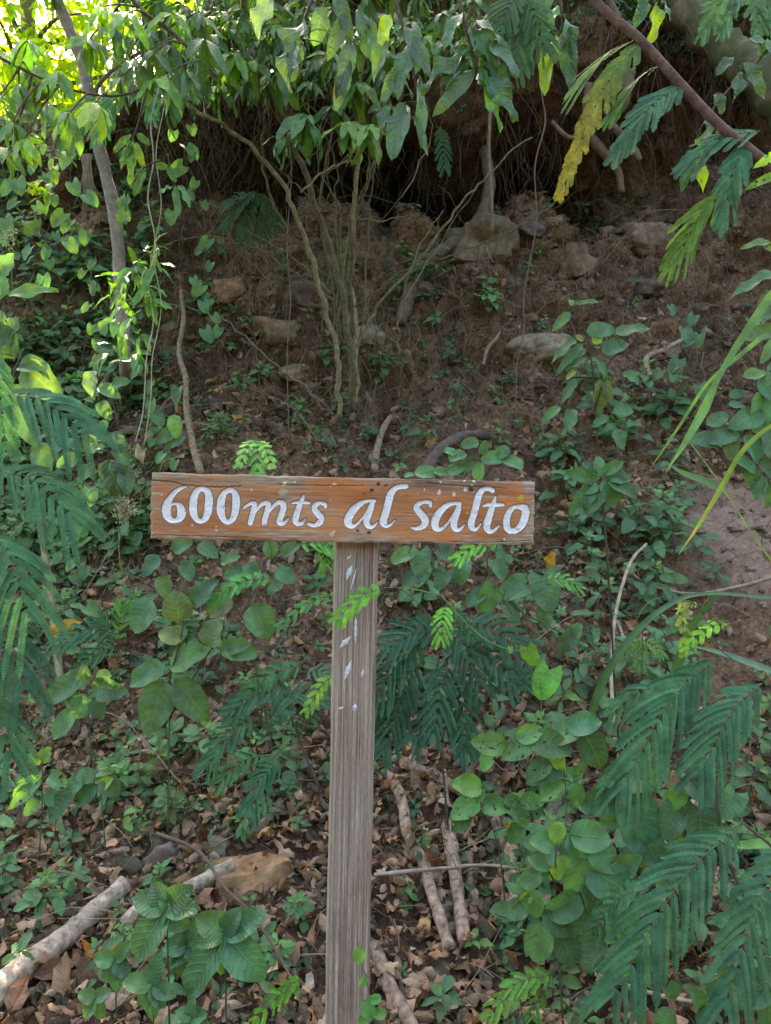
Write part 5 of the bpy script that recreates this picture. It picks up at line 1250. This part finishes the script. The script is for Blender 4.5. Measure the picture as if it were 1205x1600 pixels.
quilted('small light green herb lowest of the quilted leaf plants', (239, 1539), [(196, 1528, 30), (250, 1486, 26, (.07, .21, .08)), (274, 1552, 26), (240, 1590, 24), (215, 1572, 26), (258, 1570, 24), (240, 1548, 12, (.1, .27, .08))], 1.68, (.06, .19, .08))
quilted('small herb beside the pale log below the tall quilted herb', (180, 1500), [(200, 1470, 22), (165, 1530, 26), (205, 1520, 24), (150, 1495, 24), (186, 1545, 22)], 1.75, (.055, .17, .07))
quilted('tiny pale herb at the lowest edge by the quilted plants', (150, 1560), [(125, 1550, 22), (170, 1545, 20), (160, 1590, 22), (135, 1585, 20)], 1.7, (.07, .20, .09))
quilted('tiny herb with upright round leaves under the quilted herbs', (300, 1590), [(280, 1575, 22), (322, 1580, 24), (300, 1560, 20), (290, 1620, 24), (330, 1610, 24)], 1.66, (.055, .19, .08))

leafplant('tall weed on a thin dark stem rising behind the salto end of the board', [[(975, 1250), (962, 1100), (955, 960), (946, 840), (938, 740), (930, 640), (922, 545), (912, 515), (897, 478)], [(930, 640), (950, 570), (976, 545)], [(925, 590), (895, 590), (880, 600)]],
          [(896, 476, 937, 466, 8), (891, 488, 864, 514, 15), (916, 518, 960, 513, 25, (.035, .13, .09)), (959, 522, 1009, 508, 21, (.08, .20, .09)), (901, 530, 861, 560, 17), (911, 538, 866, 576, 15), (940, 550, 978, 535, 28), (920, 560, 882, 574, 16), (901, 595, 876, 624, 15),
           (972, 585, 1000, 594, 20, (.06, .2, .07)), (876, 635, 846, 656, 15), (895, 638, 886, 672, 22), (958, 640, 988, 640, 22), (950, 650, 925, 665, 14), (925, 535, 940, 528, 14, (.25, .45, .04)), (912, 532, 900, 525, 10, (.3, .4, .12)), (900, 578, 884, 590, 10, (.3, .42, .14)), (897, 478, 890, 468, 9, (.2, .34, .1)),
           (930, 565, 950, 590, 16), (915, 545, 895, 560, 14, (.14, .2, .12)), (940, 600, 960, 625, 18, (.09, .16, .05)), (945, 590, 935, 640, 26, (.10, .16, .06)), (960, 670, 975, 700, 20)], 2.7, (.05, .165, .09), name='tall_weed', r=.0038, stemcol=(.05, .045, .03))
leafplant('whorl of broad leaves round the tall weed stem beside the board end', [[(952, 900), (944, 800), (940, 748)]],
          [(936, 745, 890, 740, 22), (944, 748, 966, 788, 36), (948, 750, 992, 772, 30), (926, 758, 893, 802, 27), (936, 760, 915, 800, 30), (942, 740, 970, 722, 18), (934, 740, 912, 722, 16), (950, 745, 985, 745, 24), (930, 752, 912, 770, 24, (.06, .2, .08)), (938, 745, 935, 715, 20)], 2.65, (.045, .16, .09), name='broadleaf_weed')
leafplant('round leaved sprig sticking up behind the board over the word salto', [[(762, 900), (757, 745), (740, 710), (722, 697)], [(757, 745), (775, 720), (800, 712)]],
          cl([(733, 693, 17, -20), (716, 712, 18, 170), (705, 706, 13, 200), (768, 716, 22, -10), (800, 722, 22, 10), (712, 732, 20, 170), (668, 738, 22, 190), (728, 728, 20, 150), (755, 700, 14, -60), (690, 738, 16, 200), (640, 742, 10, 180), (782, 708, 18, -40), (748, 735, 18, 100)], 1.5), 2.15, (.06, .20, .11), shape='round', name='round_leaved_vine', cat='vine')
leafplant('dark heart leaved vine under the salto end of the board', [[(830, 1100), (815, 980), (830, 900), (850, 880)], [(820, 960), (760, 910), (700, 900)], [(820, 960), (880, 990), (900, 1000)], [(700, 900), (650, 870)]],
          cl([(852, 926, 44, 80), (800, 920, 36, 160), (762, 936, 34, 120, (.06, .22, .07)), (885, 1003, 26, 130), (900, 985, 20, -70), (740, 935, 24, 150), (800, 960, 28, 60), (656, 880, 32, 90, (.06, .17, .11)), (640, 905, 24, 150), (700, 868, 24, 30), (720, 895, 28, 100), (850, 965, 24, 100, (.06, .18, .12)), (870, 905, 20, 0), (690, 905, 26, 120), (625, 870, 24, 160, (.07, .22, .10)), (780, 890, 26, 60)], 1.15), 2.55, (.04, .14, .085), shape='heart', name='heart_leaved_vine', cat='vine')
leafplant('light green tendril with two glowing heart leaves hanging beside the dark feathery plant', [[(690, 930), (720, 965), (760, 1000), (800, 1016), (828, 1018), (842, 1045), (846, 1110), (840, 1150)], [(690, 930), (640, 920), (600, 918)]],
          cl([(830, 1026, 26, 70), (851, 1068, 40, 110), (797, 1016, 8, 90)], 1.15), 2.1, (.10, .34, .07), shape='heart', name='heart_leaved_vine', cat='vine', stemcol=(.16, .25, .08), r=.0017)

def flower(px, py, Y, parent, r=.008, col=(.75, .42, .02)):
    f = Acc(); c = P(px, py, Y)
    for k in range(6):
        a = k * 1.047; d = np.array([math.cos(a), -.5, math.sin(a)])
        add_leaves(f, [c], [d], [(math.cos(a) * -.6, -1, math.sin(a) * -.6)], r * 1.15, r * .95, 'round', -.5, .1, 0, col, .08, ns=5)
    rock_mesh(f, c + Vector((0, -.003, 0)), (r * .35,) * 3, (.6, .3, .01), 4)
    f.build('flower', M_DEAD, parent)
leafplant('small weed carrying one round yellow flower', [[(790, 1420), (780, 1330), (760, 1270), (735, 1230)], [(772, 1300), (792, 1290)], [(765, 1280), (800, 1250), (825, 1250)]],
          cl([(732, 1226, 34, 200, (.10, .30, .06)), (727, 1260, 36, 160), (772, 1258, 32, -10), (800, 1250, 20, 20), (813, 1272, 26, 60), (830, 1250, 26, 0), (838, 1266, 18, 80, (.05, .14, .08)), (806, 1300, 26, 120), (720, 1285, 24, 140), (750, 1242, 16, -60)], 1.35), 2.2, (.055, .20, .07), mat=M_HOLEY, extra=lambda r: flower(793, 1288, 2.17, r))
leafplant('tangle of bitten serrated leaves on a thin stalk above the yellow flower', [[(880, 1420), (884, 1300), (880, 1200), (850, 1165), (800, 1155)], [(880, 1200), (930, 1165)]],
          cl([(766, 1162, 34, 190, (.09, .26, .08)), (760, 1186, 22, 120, (.09, .28, .07)), (808, 1165, 36, 160), (826, 1146, 28, -20, (.08, .24, .1)), (858, 1160, 42, 10, (.06, .20, .10)), (926, 1168, 44, 60), (884, 1140, 40, -40), (860, 1208, 26, 160), (905, 1205, 20, -60), (862, 1232, 28, 150, (.09, .27, .07)), (893, 1210, 18, 60), (842, 1200, 30, 140), (900, 1240, 24, 90, (.09, .25, .07)), (870, 1185, 24, 60, (.14, .3, .05)), (910, 1130, 34, -20, (.05, .17, .11))], 1.5), 1.95, (.055, .19, .09), mat=M_HOLEY, r=.0024, stemcol=(.12, .16, .06))
def yfl(r): flower(875, 1130, 1.93, r, .006, (.65, .5, .03))
leafplant('clump of serrated leaves with pale shoots below the yellow flower', [[(880, 1600), (870, 1450), (868, 1350), (872, 1310)], [(870, 1430), (825, 1400), (800, 1420)], [(870, 1420), (940, 1370), (960, 1350)], [(868, 1380), (840, 1330)]],
          cl([(848, 1316, 30, 200), (828, 1372, 28, 150), (902, 1368, 44, 110, (.065, .22, .10)), (880, 1350, 22, 60, (.16, .38, .06)), (868, 1362, 20, 120, (.16, .38, .06)), (920, 1304, 46, 0), (950, 1372, 58, 30), (930, 1400, 50, 60), (880, 1412, 44, 150), (806, 1420, 30, 170), (834, 1412, 28, 60, (.09, .27, .07)), (822, 1402, 18, -50, (.15, .34, .06)), (842, 1468, 42, 100, (.06, .20, .09)), (975, 1350, 36, -30), (898, 1322, 30, 60), (940, 1335, 44, 40), (870, 1440, 40, 30), (910, 1440, 44, 100), (958, 1420, 34, 20),
              (885, 1480, 40, 60, (.04, .13, .08)), (925, 1485, 40, 120, (.04, .13, .08)), (870, 1300, 26, 90, (.10, .28, .07)), (840, 1345, 26, 30)], 1.35), 1.8, (.05, .17, .085), r=.0028, name='serrated_weed', jit=.18)
leafplant('vine with the largest grey green heart leaves, above the biggest feathery fronds', [[(1100, 1500), (1060, 1380), (1040, 1300), (1010, 1240), (985, 1180)], [(1040, 1300), (1090, 1270), (1130, 1270)], [(1035, 1290), (1000, 1260)]],
          cl([(992, 1288, 62, 80), (1042, 1284, 42, 120), (1012, 1322, 50, 60), (1064, 1330, 36, 110, (.08, .27, .09)), (1135, 1256, 38, 130), (1092, 1292, 52, 90, (.04, .15, .08)), (972, 1212, 52, 190), (936, 1250, 46, 170, (.035, .14, .075)), (1060, 1240, 30, -50, (.10, .30, .08)), (1100, 1236, 40, 40, (.035, .13, .07)), (1030, 1350, 54, 100, (.09, .19, .09)), (1000, 1240, 34, 60), (1020, 1215, 22, -90, (.12, .28, .07)), (1060, 1372, 40, 60), (955, 1280, 30, 150)], 1.12), 1.95, (.055, .18, .11), shape='heart', name='heart_leaved_vine', cat='vine', r=.0022, jit=.15)
leafplant('round leaved plant at the lowest corner under the feathery fronds', [[(1260, 1640), (1230, 1560), (1200, 1530)]], cl([(1180, 1540, 54, 170), (1200, 1570, 50, 80), (1168, 1560, 30, 120), (1120, 1545, 26, 160), (1050, 1545, 24, 100), (1090, 1560, 26, 60), (1215, 1520, 50, 30), (1040, 1590, 30, 120), (1100, 1590, 28, 60)], 1.15), 1.7, (.04, .15, .075), shape='round')
leafplant('small round leaved sprig in front of the post foot', [[(600, 1660), (575, 1540), (560, 1495)]], cl([(561, 1492, 20, -60, (.11, .33, .07)), (568, 1532, 12, 120, (.11, .33, .07)), (575, 1576, 22, 60), (592, 1582, 16, 0), (570, 1590, 16, 150), (585, 1560, 14, -20)], 1.3), 1.55, (.07, .26, .08), shape='round', r=.0011)
leafplant('broad leaves crowding in from the side above the bare earth patch', [[(1290, 850), (1240, 700), (1200, 640)], [(1230, 690), (1160, 700), (1130, 690)], [(1240, 740), (1190, 760)]],
          cl([(1165, 655, 34, 160), (1188, 640, 36, 100), (1200, 610, 30, 60), (1178, 585, 20, -15, (.07, .22, .09)), (1150, 616, 14, -10), (1150, 632, 14, 0), (1130, 680, 30, 170), (1105, 686, 26, 190), (1140, 695, 26, 90, (.08, .17, .09)), (1175, 700, 28, 60), (1200, 690, 34, 80), (1170, 740, 26, 70), (1185, 760, 22, 100), (1160, 725, 24, 30), (1205, 735, 30, 40), (1120, 655, 22, -30), (1200, 770, 24, 90)], 1.7), 2.3, (.045, .155, .095), name='broadleaf_weed')
leafplant('big plant with pale veined leaves above the topmost feathery frond', [[(-40, 900), (-10, 700), (20, 590), (30, 560)], [(-10, 690), (10, 640)]],
          [(35, 570, 95, 622, 48, (.085, .20, .085)), (25, 560, -5, 500, 40), (28, 575, 75, 570, 34, (.05, .15, .07)), (15, 600, 60, 690, 40, (.07, .19, .08)), (5, 520, -30, 480, 40), (10, 460, 88, 455, 22, (.10, .26, .05)), (0, 540, 30, 500, 36), (10, 650, -20, 700, 34, (.09, .26, .08)), (0, 430, 20, 400, 30), (60, 690, 80, 745, 30, (.06, .17, .07)), (0, 470, -10, 420, 36, (.04, .14, .08))], 2.1, (.045, .15, .085), name='broadleaf_weed', r=.004)
leafplant('dark oval leaves in the weeds between the pale cord vine and the feathery fronds', [[(190, 850), (175, 750), (168, 690)]],
          cl([(185, 690, 24, 40, (.04, .09, .075)), (178, 745, 36, 70, (.04, .10, .08)), (145, 598, 24, 90, (.08, .17, .12)), (188, 598, 18, -15), (192, 710, 22, 60), (160, 670, 18, -60), (150, 680, 24, 100), (108, 720, 22, 150, (.05, .13, .09)), (125, 700, 14, 10, (.08, .2, .09)), (150, 700, 18, -20, (.08, .21, .09)), (168, 730, 14, 100, (.10, .3, .08)), (200, 750, 26, 80, (.035, .09, .06)), (135, 740, 22, 130), (165, 640, 20, 60), (170, 610, 22, 20), (275, 665, 22, 80, (.08, .25, .07))], 1.6), 2.9, (.045, .14, .08), name='broadleaf_weed')

for lab, pts, Y, L, c in (('twining vine with crowded small leaves over the dark soil below the straw tuft', [(120, 230), (110, 280), (128, 330), (115, 390)], 3.6, 24, (.06, .19, .08)),
    ('twining vine at the side edge under the sunlit bough', [(20, 200), (30, 260), (16, 330), (30, 390)], 3.4, 28, (.055, .18, .07)),
    ('twining vine hanging over the dry tangle between the pale trunk and the shrub', [(300, 190), (288, 240), (305, 290), (292, 340)], 3.8, 24, (.05, .17, .06)),
    ('twining vine with small heart leaves on the dark bank above the pale veined leaves', [(60, 250), (75, 300), (62, 350), (80, 400), (70, 450)], 3.5, 20, (.05, .18, .08)),
                          ('twining vine with pale green leaves beside the foot of the pale trunk', [(150, 400), (140, 450), (155, 500), (142, 560)], 3.5, 20, (.07, .2, .09)),
                          ('thin vine of dull green leaves between the slim stalk and the dried seed head', [(120, 760), (135, 820), (125, 880), (140, 930)], 2.8, 24, (.05, .17, .07)),
                          ('thin leafy vine hanging from the dry tangle beside the shrub', [(330, 360), (318, 420), (330, 480), (322, 530)], 4.0, 22, (.05, .17, .07)),
                          ('thin leafy vine climbing between the pale cord vines and the board', [(250, 720), (262, 680), (255, 640), (270, 600)], 3.3, 24, (.05, .16, .07)),
                          ('small leafy vine over the bare bank beneath the arching brown branch', [(1060, 480), (1072, 520), (1060, 560), (1075, 610)], 3.9, 24, (.045, .15, .075))):
    path = [P(x, y, Y) for x, y in pts]; root = empty('twining_vine', path[0], lab, 'vine'); a = Acc(); cp = add_tube(a, path, .0015, .001, 5, (.10, .14, .06), 6); a.build('stem', M_STEM, root); f = Acc()
    for q in cp[1::2]:
        e = q + np.array([RNG.normal(0, .04), -.02, RNG.normal(0, .02)]); twig(f, q, e, .0008, (.1, .15, .05)); l = m(L, Y) * RNG.uniform(.7, 1.2)
        add_leaves(f, [e], [(RNG.normal(0, .6), -.3, -.7)], [face_normal(.5, .3)], l, l * .85, 'heart', .5, .3, .04, c, .2, ns=8)
    f.build('foliage', M_LEAF, root)

# ------------------------------------------------------------------ grass blades
def blade(label, pxs, ws, Y, col, normal=(0, -1, .3), twist=0.0, tipcol=None, name='grass_blade', fold=.2, Y1=None):
    n = len(pxs); pts = [P(x, y, Y + ((Y1 or Y) - Y) * k / (n - 1)) for k, (x, y) in enumerate(pxs)]
    a = Acc(); add_ribbon(a, pts, [m(w, Y) for w in ws], normal, col, fold, 8, twist, tipcol); tag(a.build(name, M_BLADE, origin=tuple(pts[0])), label, 'grass blade')
blade('widest grass blade, folded over and glowing yellow green at the fold', [(1290, 380), (1215, 450), (1165, 520), (1125, 585), (1100, 640), (1072, 690), (1040, 738)], [12, 14, 12, 8, 15, 10, .6], 1.5, (.07, .20, .10), (.3, -1, .2), -.9, (.11, .30, .06))
blade('narrow grass blade beside the widest one', [(1200, 520), (1150, 560), (1105, 600), (1062, 665), (1016, 732)], [8, 7, 5, 5, .6], 1.55, (.07, .20, .09), (0, -1, .3), .4, (.13, .27, .08))
blade('arching yellowish grass blade reaching over the bare earth patch', [(1290, 620), (1210, 662), (1160, 705), (1125, 765), (1092, 820), (1060, 867)], [5, 6, 8, 9, 6, .6], 1.5, (.14, .26, .06), (0, -1, .2), .3, (.34, .34, .17))
blade('thin straight grass stalk crossing the arching blade', [(1070, 680), (1118, 745), (1160, 810), (1215, 890)], [1.6, 2.2, 3, 3], 1.6, (.13, .25, .10))
blade('short pointed grass blade above the bare earth patch', [(1135, 768), (1100, 752), (1065, 738), (1040, 722)], [10, 14, 9, 1], 1.9, (.06, .20, .05), (0, -.9, .5))
blade('long dark strap leaf arching through the weeds', [(920, 1130), (938, 1075), (975, 1010), (1035, 952), (1100, 928), (1225, 936)], [10, 13, 12, 9, 8, 7], 2.2, (.03, .11, .04), (0, -.8, .6), .3, name='strap_leaf')
blade('dark strap leaf rising behind the yellow green shoot', [(1040, 1110), (1058, 1040), (1080, 980), (1120, 930)], [14, 18, 14, 4], 2.25, (.035, .12, .05), (.3, -.8, .4), name='strap_leaf')
blade('blue green strap leaf lying behind the feathery plant', [(1085, 1010), (1130, 1022), (1180, 1040), (1240, 1062)], [4, 12, 16, 16], 1.95, (.07, .16, .12), (0, -.6, .8), name='strap_leaf')
blade('striped grass blade hanging down through the biggest feathery fronds', [(1160, 1420), (1140, 1470), (1128, 1520), (1122, 1582)], [30, 26, 18, 2], 1.55, (.06, .17, .11), (0, -1, .2), .4, name='grass_blade')
blade('light green strap leaf over the biggest feathery fronds', [(1260, 1330), (1205, 1318), (1150, 1320), (1105, 1300)], [18, 18, 12, 2], 1.62, (.09, .27, .06), (0, -.7, .7), name='strap_leaf')
blade('thin upright grass stalk among the heart leaves', [(1048, 1480), (1050, 1320), (1044, 1180), (1040, 1150)], [3, 3, 3, 2], 2.0, (.10, .20, .09))
for k, (x, y, l) in enumerate(((135, 260, 80), )):
    root = empty('dry_tuft', P(x, y, 4.3), 'tuft of dry straw hanging beside the pale trunk', 'grass tuft'); a = Acc()
    for q in range(24):
        dx = RNG.normal(0, 16); add_ribbon(a, [P(x + RNG.normal(0, 6), y - 20, 4.35), P(x + dx * .6, y + l * .4, 4.25), P(x + dx * 1.3, y + l * RNG.uniform(.6, 1.1), 4.3)], [m(2, 4), m(3, 4), m(1, 4)], (0, -1, .1), np.array([.20, .14, .10]) * RNG.uniform(.5, 1.2), res=3)
    a.build('blades', M_DEAD, root)

# distinct dead leaves
def dead(label, cx, cy, w, ang, col, Y=None, lift=.03, asp=1.7, curl=.8):
    if Y is None:
        g, n = GN(cx, cy); Y = g.y - lift
    l = cl([(cx, cy, w, ang)], asp)[0]; a = Acc(); p, q = P(l[0], l[1], Y), P(l[2], l[3], Y); d = np.array(q - p); L = np.linalg.norm(d)
    add_leaves(a, [p], [d + np.array([0, .1 * L, .0])], [face_normal(.5, .3)], L, m(w, Y), 'ovate', curl, .5, .1, col, .03, ns=10, curl=.5)
    tag(a.build('dead_leaf', M_DEAD, origin=tuple(p)), label, 'leaf')
dead('curled orange brown leaf beside the dark lichen log', 342, 1240, 24, 30, (.40, .20, .06))
dead('yellow leaf on the litter in front of the dead sapling', 372, 648, 12, -10, (.50, .34, .05))
dead('bright orange leaf hanging under the salto end of the board', 864, 878, 20, 80, (.60, .28, .03), Y=2.9)
dead('golden curled frond leaf beside the dark feathery plant', 100, 978, 22, -20, (.50, .30, .03), Y=2.75, asp=2.4)
dead('pale pink brown leaf curled beside the broken branch', 838, 800, 20, 60, (.38, .27, .22))
dead('large mauve brown leaf lying under the whorl of broad leaves', 876, 733, 20, 0, (.30, .17, .13), asp=2.2)
dead('long dark curled leaf standing beneath the shrub', 637, 562, 14, 80, (.24, .13, .10), asp=2.6)
dead('orange leaf lying by the foot of the long straight stick', 655, 1452, 26, 150, (.46, .26, .10))
dead('large curled rosy brown leaf near the foot of the signpost', 662, 1530, 40, -30, (.36, .21, .16))
dead('hanging tan dead leaf next to the dead sapling', 268, 625, 16, 95, (.34, .22, .16), Y=3.6, asp=3)
dead('crumpled pale leaf hanging where the pale cords of vine end', 215, 712, 15, 85, (.44, .37, .28), Y=3.05, asp=2.6)
dead('pinkish leaf low on the litter beside the quilted herbs', 165, 1530, 34, 150, (.42, .26, .20))
dead('yellow leaf on the litter below the short weathered branch', 68, 1378, 16, 5, (.50, .36, .14), asp=2.4)
dead('broad brown leaf on the litter below the golden leaf', 56, 1436, 30, -20, (.33, .20, .14))
root = empty('dry_flower_head', P(195, 790, 2.9), 'dried cream seed head in the weeds beside the board', 'seed head'); a = Acc()
for k in range(260):
    whorl(a, P(194 + RNG.normal(0, 6), 793 + RNG.normal(0, 8), 2.9 + RNG.normal(0, .012)), 2, .012, .006, (.50, .44, .30), RNG.normal(0, 1, 3), 1.0, 'ovate', ns=3)
a.build('seeds', M_DEAD, root); a = Acc(); add_tube(a, [P(190, 900, 2.95), P(186, 850, 2.92), P(194, 800, 2.9)], .002, .0015, 5, (.3, .3, .12)); a.build('stem', M_STEM, root)
root = empty('pale_flower_spike', P(14, 372, 2.6), 'small cream flower spike above the pale veined leaves', 'flower'); a = Acc()
for k in range(60): whorl(a, P(14 + RNG.normal(0, 5), 372 + RNG.normal(0, 9), 2.6), 2, .010, .005, (.5, .5, .28), RNG.normal(0, 1, 3), 1, 'ovate', ns=3)
a.build('petals', M_DEAD, root); a = Acc(); add_tube(a, [P(20, 470, 2.65), P(18, 420, 2.62), P(14, 376, 2.6)], .002, .0015, 5, (.12, .2, .08)); a.build('stem', M_STEM, root)

# ------------------------------------------------------------------ more weeds, each a thing, grown where the photograph has them thick
GR = [('weeds on the bank round the pale trunk', 'green weed with paired leaves growing in the thicket round the pale trunk', (0, 235, 270, 900), 95, (.04, .135, .06), 26),
      ('weeds on the litter under the 600 end of the board', 'small leafy weed growing from the dead leaves below the 600 end of the board', (20, 470, 960, 1300), 26, (.05, .17, .075), 26),
      ('seedlings around the pale log', 'low green seedling on the litter around the pale splintered log', (-10, 480, 1290, 1600), 30, (.045, .16, .07), 24),
      ('weeds on the slope between the tall weed and the bare patch', 'leafy weed on the slope around the foot of the whorl of broad leaves', (850, 1090, 600, 900), 26, (.045, .15, .085), 26),
      ('weeds between the strap leaves and the dark feathery plant', 'soft green weed between the strap leaves and the dark feathery plant', (640, 1060, 900, 1160), 26, (.045, .15, .085), 28),
      ('weeds below the biggest feathery fronds', 'leafy weed in the shade round the biggest feathery fronds', (800, 1205, 1180, 1600), 34, (.04, .145, .07), 32),
      ('sparse seedlings on the bare bank', 'sparse little seedling rooted in the bare earth of the bank', (280, 840, 420, 735), 20, (.05, .16, .07), 18)]
LANDMARKS = [('pale trunk', 180, 380), ('dead sapling', 296, 620), ('pale cord vine', 225, 620), ('crumpled hanging leaf', 215, 712), ('dried seed head', 195, 793), ('topmost feathery frond', 70, 640), ('slim stalk', 85, 950), ('pale veined leaves', 60, 590),
    ('golden curled leaf', 100, 978), ('two broadest leaves', 280, 1090), ('bitten top leaves', 68, 1190), ('glossy dark leaf', 180, 1225), ('lichen log', 370, 1260), ('ochre boulder', 385, 1375), ('splintered log', 90, 1470), ('weathered branch', 290, 1395),
    ('tall quilted herb', 261, 1419), ('widest quilted leaves', 355, 1470), ('lowest quilted herb', 239, 1545), ('post foot', 545, 1580), ('post paint marks', 550, 1020), ('board corner by the 6', 238, 845), ('board end by the o', 835, 850), ('shrub foot', 545, 630),
    ('angular boulder', 752, 384), ('rounded rock', 905, 418), ('pale slab', 840, 543), ('bent pale root', 1040, 560), ('tall weed top', 930, 530), ('whorl of broad leaves', 940, 745), ('widest grass blade', 1100, 640), ('bare patch', 1150, 850), ('lying grey branch', 1100, 925),
    ('upright white branch', 960, 1000), ('strap leaf', 1000, 980), ('glowing heart leaf', 851, 1068), ('post side feathery plant', 660, 1080), ('yellow flower', 793, 1288), ('broken stump', 805, 1370), ('long pale stick', 655, 1340), ('grey heart leaves', 992, 1290), ('striped grass blade', 1135, 1520),
    ('bright ribbed fern', 975, 1485), ('yellowish fern', 815, 1550), ('low pale twig', 1060, 1562), ('flat tan stone', 468, 582), ('sunken brown boulder', 440, 520), ('arching dark root', 710, 695), ('yellow green shoot', 1070, 980), ('lowest stick', 615, 1545), ('orange hanging leaf', 864, 878)]
SEEN = {}
def where(px, py, lab, small, wide):
    ds = sorted(LANDMARKS, key=lambda l: math.hypot(l[1] - px, l[2] - py))
    a, b = ds[0], ds[1]; dx, dy = px - a[1], py - a[2]
    side = ('below' if dy > 0 else 'above') if abs(dy) > abs(dx) else ('right of' if dx > 0 else 'left of')
    k1 = ('small ' if small else 'taller ') + ('broad leaved ' if wide else 'narrow leaved ') + lab
    t1 = f'{"small" if small else "taller"} {"broad" if wide else "narrow"} leaved {lab} '
    for cand in (f'{k1} {side} the {a[0]}, toward the {b[0]}', f'{k1} {side} the {a[0]}, toward the {ds[2][0]}', f'{k1} {"far " if math.hypot(dx, dy) > 60 else "close "}{side} the {a[0]}',
                 t1 + f'between the {a[0]} and the {b[0]}', t1 + f'between the {a[0]} and the {ds[2][0]}', t1 + f'between the {b[0]} and the {ds[2][0]}', t1 + f'near the {a[0]}, toward the {ds[3][0]}'):
        if cand not in SEEN and len(cand.split()) <= 16: SEEN[cand] = 1; return cand
    return cand
for grp, lab, (x0, x1, y0, y1), n, c, L in GR:
    for k in range(n):
        px, py = RNG.uniform(x0, x1), RNG.uniform(y0, y1)
        g, nn_ = GN(px, py)
        if g.y > 6 or nn_.z < -.1: continue
        if px < 240 and py > 1300 and abs((px - 90) * .61 + (py - 1470) * .79 - 25) < 55: continue
        if abs(px - 385) < 70 and abs(py - 1385) < 60: continue
        h = m(L, g.y) * RNG.uniform(1.4, 3.6); d = Vector((RNG.normal(0, .3), -.35, .9)).normalized()
        ra = RNG.uniform(.42, .62)
        herb(where(px, py, 'seedling' if 'seedling' in lab else 'weed', h < m(L, g.y) * 2.4, ra > .52), g, g + d * h, m(L, g.y) * RNG.uniform(.8, 1.35), ra, int(RNG.integers(3, 6)), np.array(c) * RNG.uniform(.75, 1.35), group=grp, r=.0015, branches=int(RNG.integers(0, 2)), per=2 if RNG.random() < .8 else 3)

# a slope-top fringe of leafy stems over the lip
LANDMARKS += [('bright corner', 60, 60), ('dark bough', 260, 70), ('biggest blue grey leaves', 450, 60), ('drooping blue green leaves', 640, 150), ('dark glossy bough', 740, 100), ('dark feathery fan', 815, 50), ('glowing paired leaves', 870, 90), ('smooth brown branch', 1000, 70), ('mossy root', 1120, 80), ('straw tuft', 135, 270)]
for k in range(20):
    x = -2.6 + 5.4 * k / 19 + RNG.normal(0, .06); i = int(np.argmin(np.abs(BX - x)))
    row = BV[i]; j = int(np.argmax((row[:, 1] < 5.6) * (row[:, 2] > 3.7) * 10 - row[:, 1] + row[:, 2] * .3)); b = row[j]
    herb(where(602 + b[0] / b[1] * F, 800 - (b[2] - 1.5) / b[1] * F, 'lip weed', k % 2, 0), b, b + np.array([RNG.normal(0, .12), -RNG.uniform(.1, .35), RNG.uniform(.05, .35)]), .10, .36, 6, np.array([.05, .15, .05]) * RNG.uniform(.7, 1.3), 'lance', group='leafy stems along the lip of the bank', name='overhanging_weed', r=.003, branches=2)

# ------------------------------------------------------------------ trees behind and above the bank
def big_tree(label, x, y, h, cr, n, col, group=None, leaf=.13, low=.25):
    b = DROP(x, y); root = empty('tree', b, label, 'tree', group); t = Acc(); lean = Vector((RNG.normal(0, .4), RNG.normal(0, .3), 0))
    top = b + Vector((0, 0, h * .8)) + lean
    path = add_tube(t, [b - Vector((0, 0, .2)), b + Vector((RNG.normal(0, .1), 0, h * .4)), top], .11, .04, 9, (.20, .17, .13), 8, lump=.15); t.build('trunk', M_PALE, root)
    f = Acc(); nb = 22; P_, D_, N_2, C_ = [], [], [], []
    for k in range(nb):
        s = path[int(len(path) * RNG.uniform(.12, .98))]; a = RNG.uniform(0, 6.28); e = s + np.array([math.cos(a), math.sin(a), RNG.uniform(-.1, .6)]) * cr * RNG.uniform(.5, 1.0)
        add_tube(f, [s, (s + e) / 2 + np.array([0, 0, .12]), e], .03, .008, 5, (.18, .15, .11), 4, mat=1, cap=False)
        for q in range(n // nb):
            c = s + (e - s) * RNG.uniform(.25, 1.1) + RNG.normal(0, .28, 3) * cr * .5
            for z in range(5):
                d = nrm(RNG.normal(0, 1, 3) + np.array([0, 0, -.4])); P_.append(c + d * .03); D_.append(d); N_2.append(np.array([0, 0, 1]) + RNG.normal(0, .5, 3)); C_.append(np.array(col) * RNG.uniform(.8, 1.3))
    k = len(P_); L = leaf * RNG.uniform(.7, 1.3, k)
    add_leaves(f, np.array(P_), np.array(D_), np.array(N_2), L, L * .36, 'lance', .5, .2, 0, np.array(C_), .15, ns=4)
    f.build('crown', [M_SUNLEAF, M_BARK], root)
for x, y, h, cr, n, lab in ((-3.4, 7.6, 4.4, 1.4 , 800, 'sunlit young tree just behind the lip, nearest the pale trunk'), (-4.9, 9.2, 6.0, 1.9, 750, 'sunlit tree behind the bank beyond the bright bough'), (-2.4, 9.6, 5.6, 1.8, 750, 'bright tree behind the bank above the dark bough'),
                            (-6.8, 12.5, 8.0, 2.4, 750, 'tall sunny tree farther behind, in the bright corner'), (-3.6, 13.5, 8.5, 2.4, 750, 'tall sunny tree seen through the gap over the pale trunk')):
    big_tree(lab, x, y, h, cr, n, (.20, .33, .045), leaf=.14)  # crown colour lightened to paint in the sunlit glow
for x, y, h, cr, n, lab in ((-.6, 6.6, 3.4, 1.5, 800, 'leafy shade tree added on top of the bank behind the shrub'), (1.4, 6.8, 3.6, 1.7, 900, 'leafy shade tree added on top of the bank above the hollow'), (3.2, 6.8, 3.6, 1.6, 800, 'leafy shade tree added on top of the bank behind the mossy root')):
    big_tree(lab, x, y, h, cr, n, (.06, .15, .04))  # added to block the sun from the slope, mostly out of view
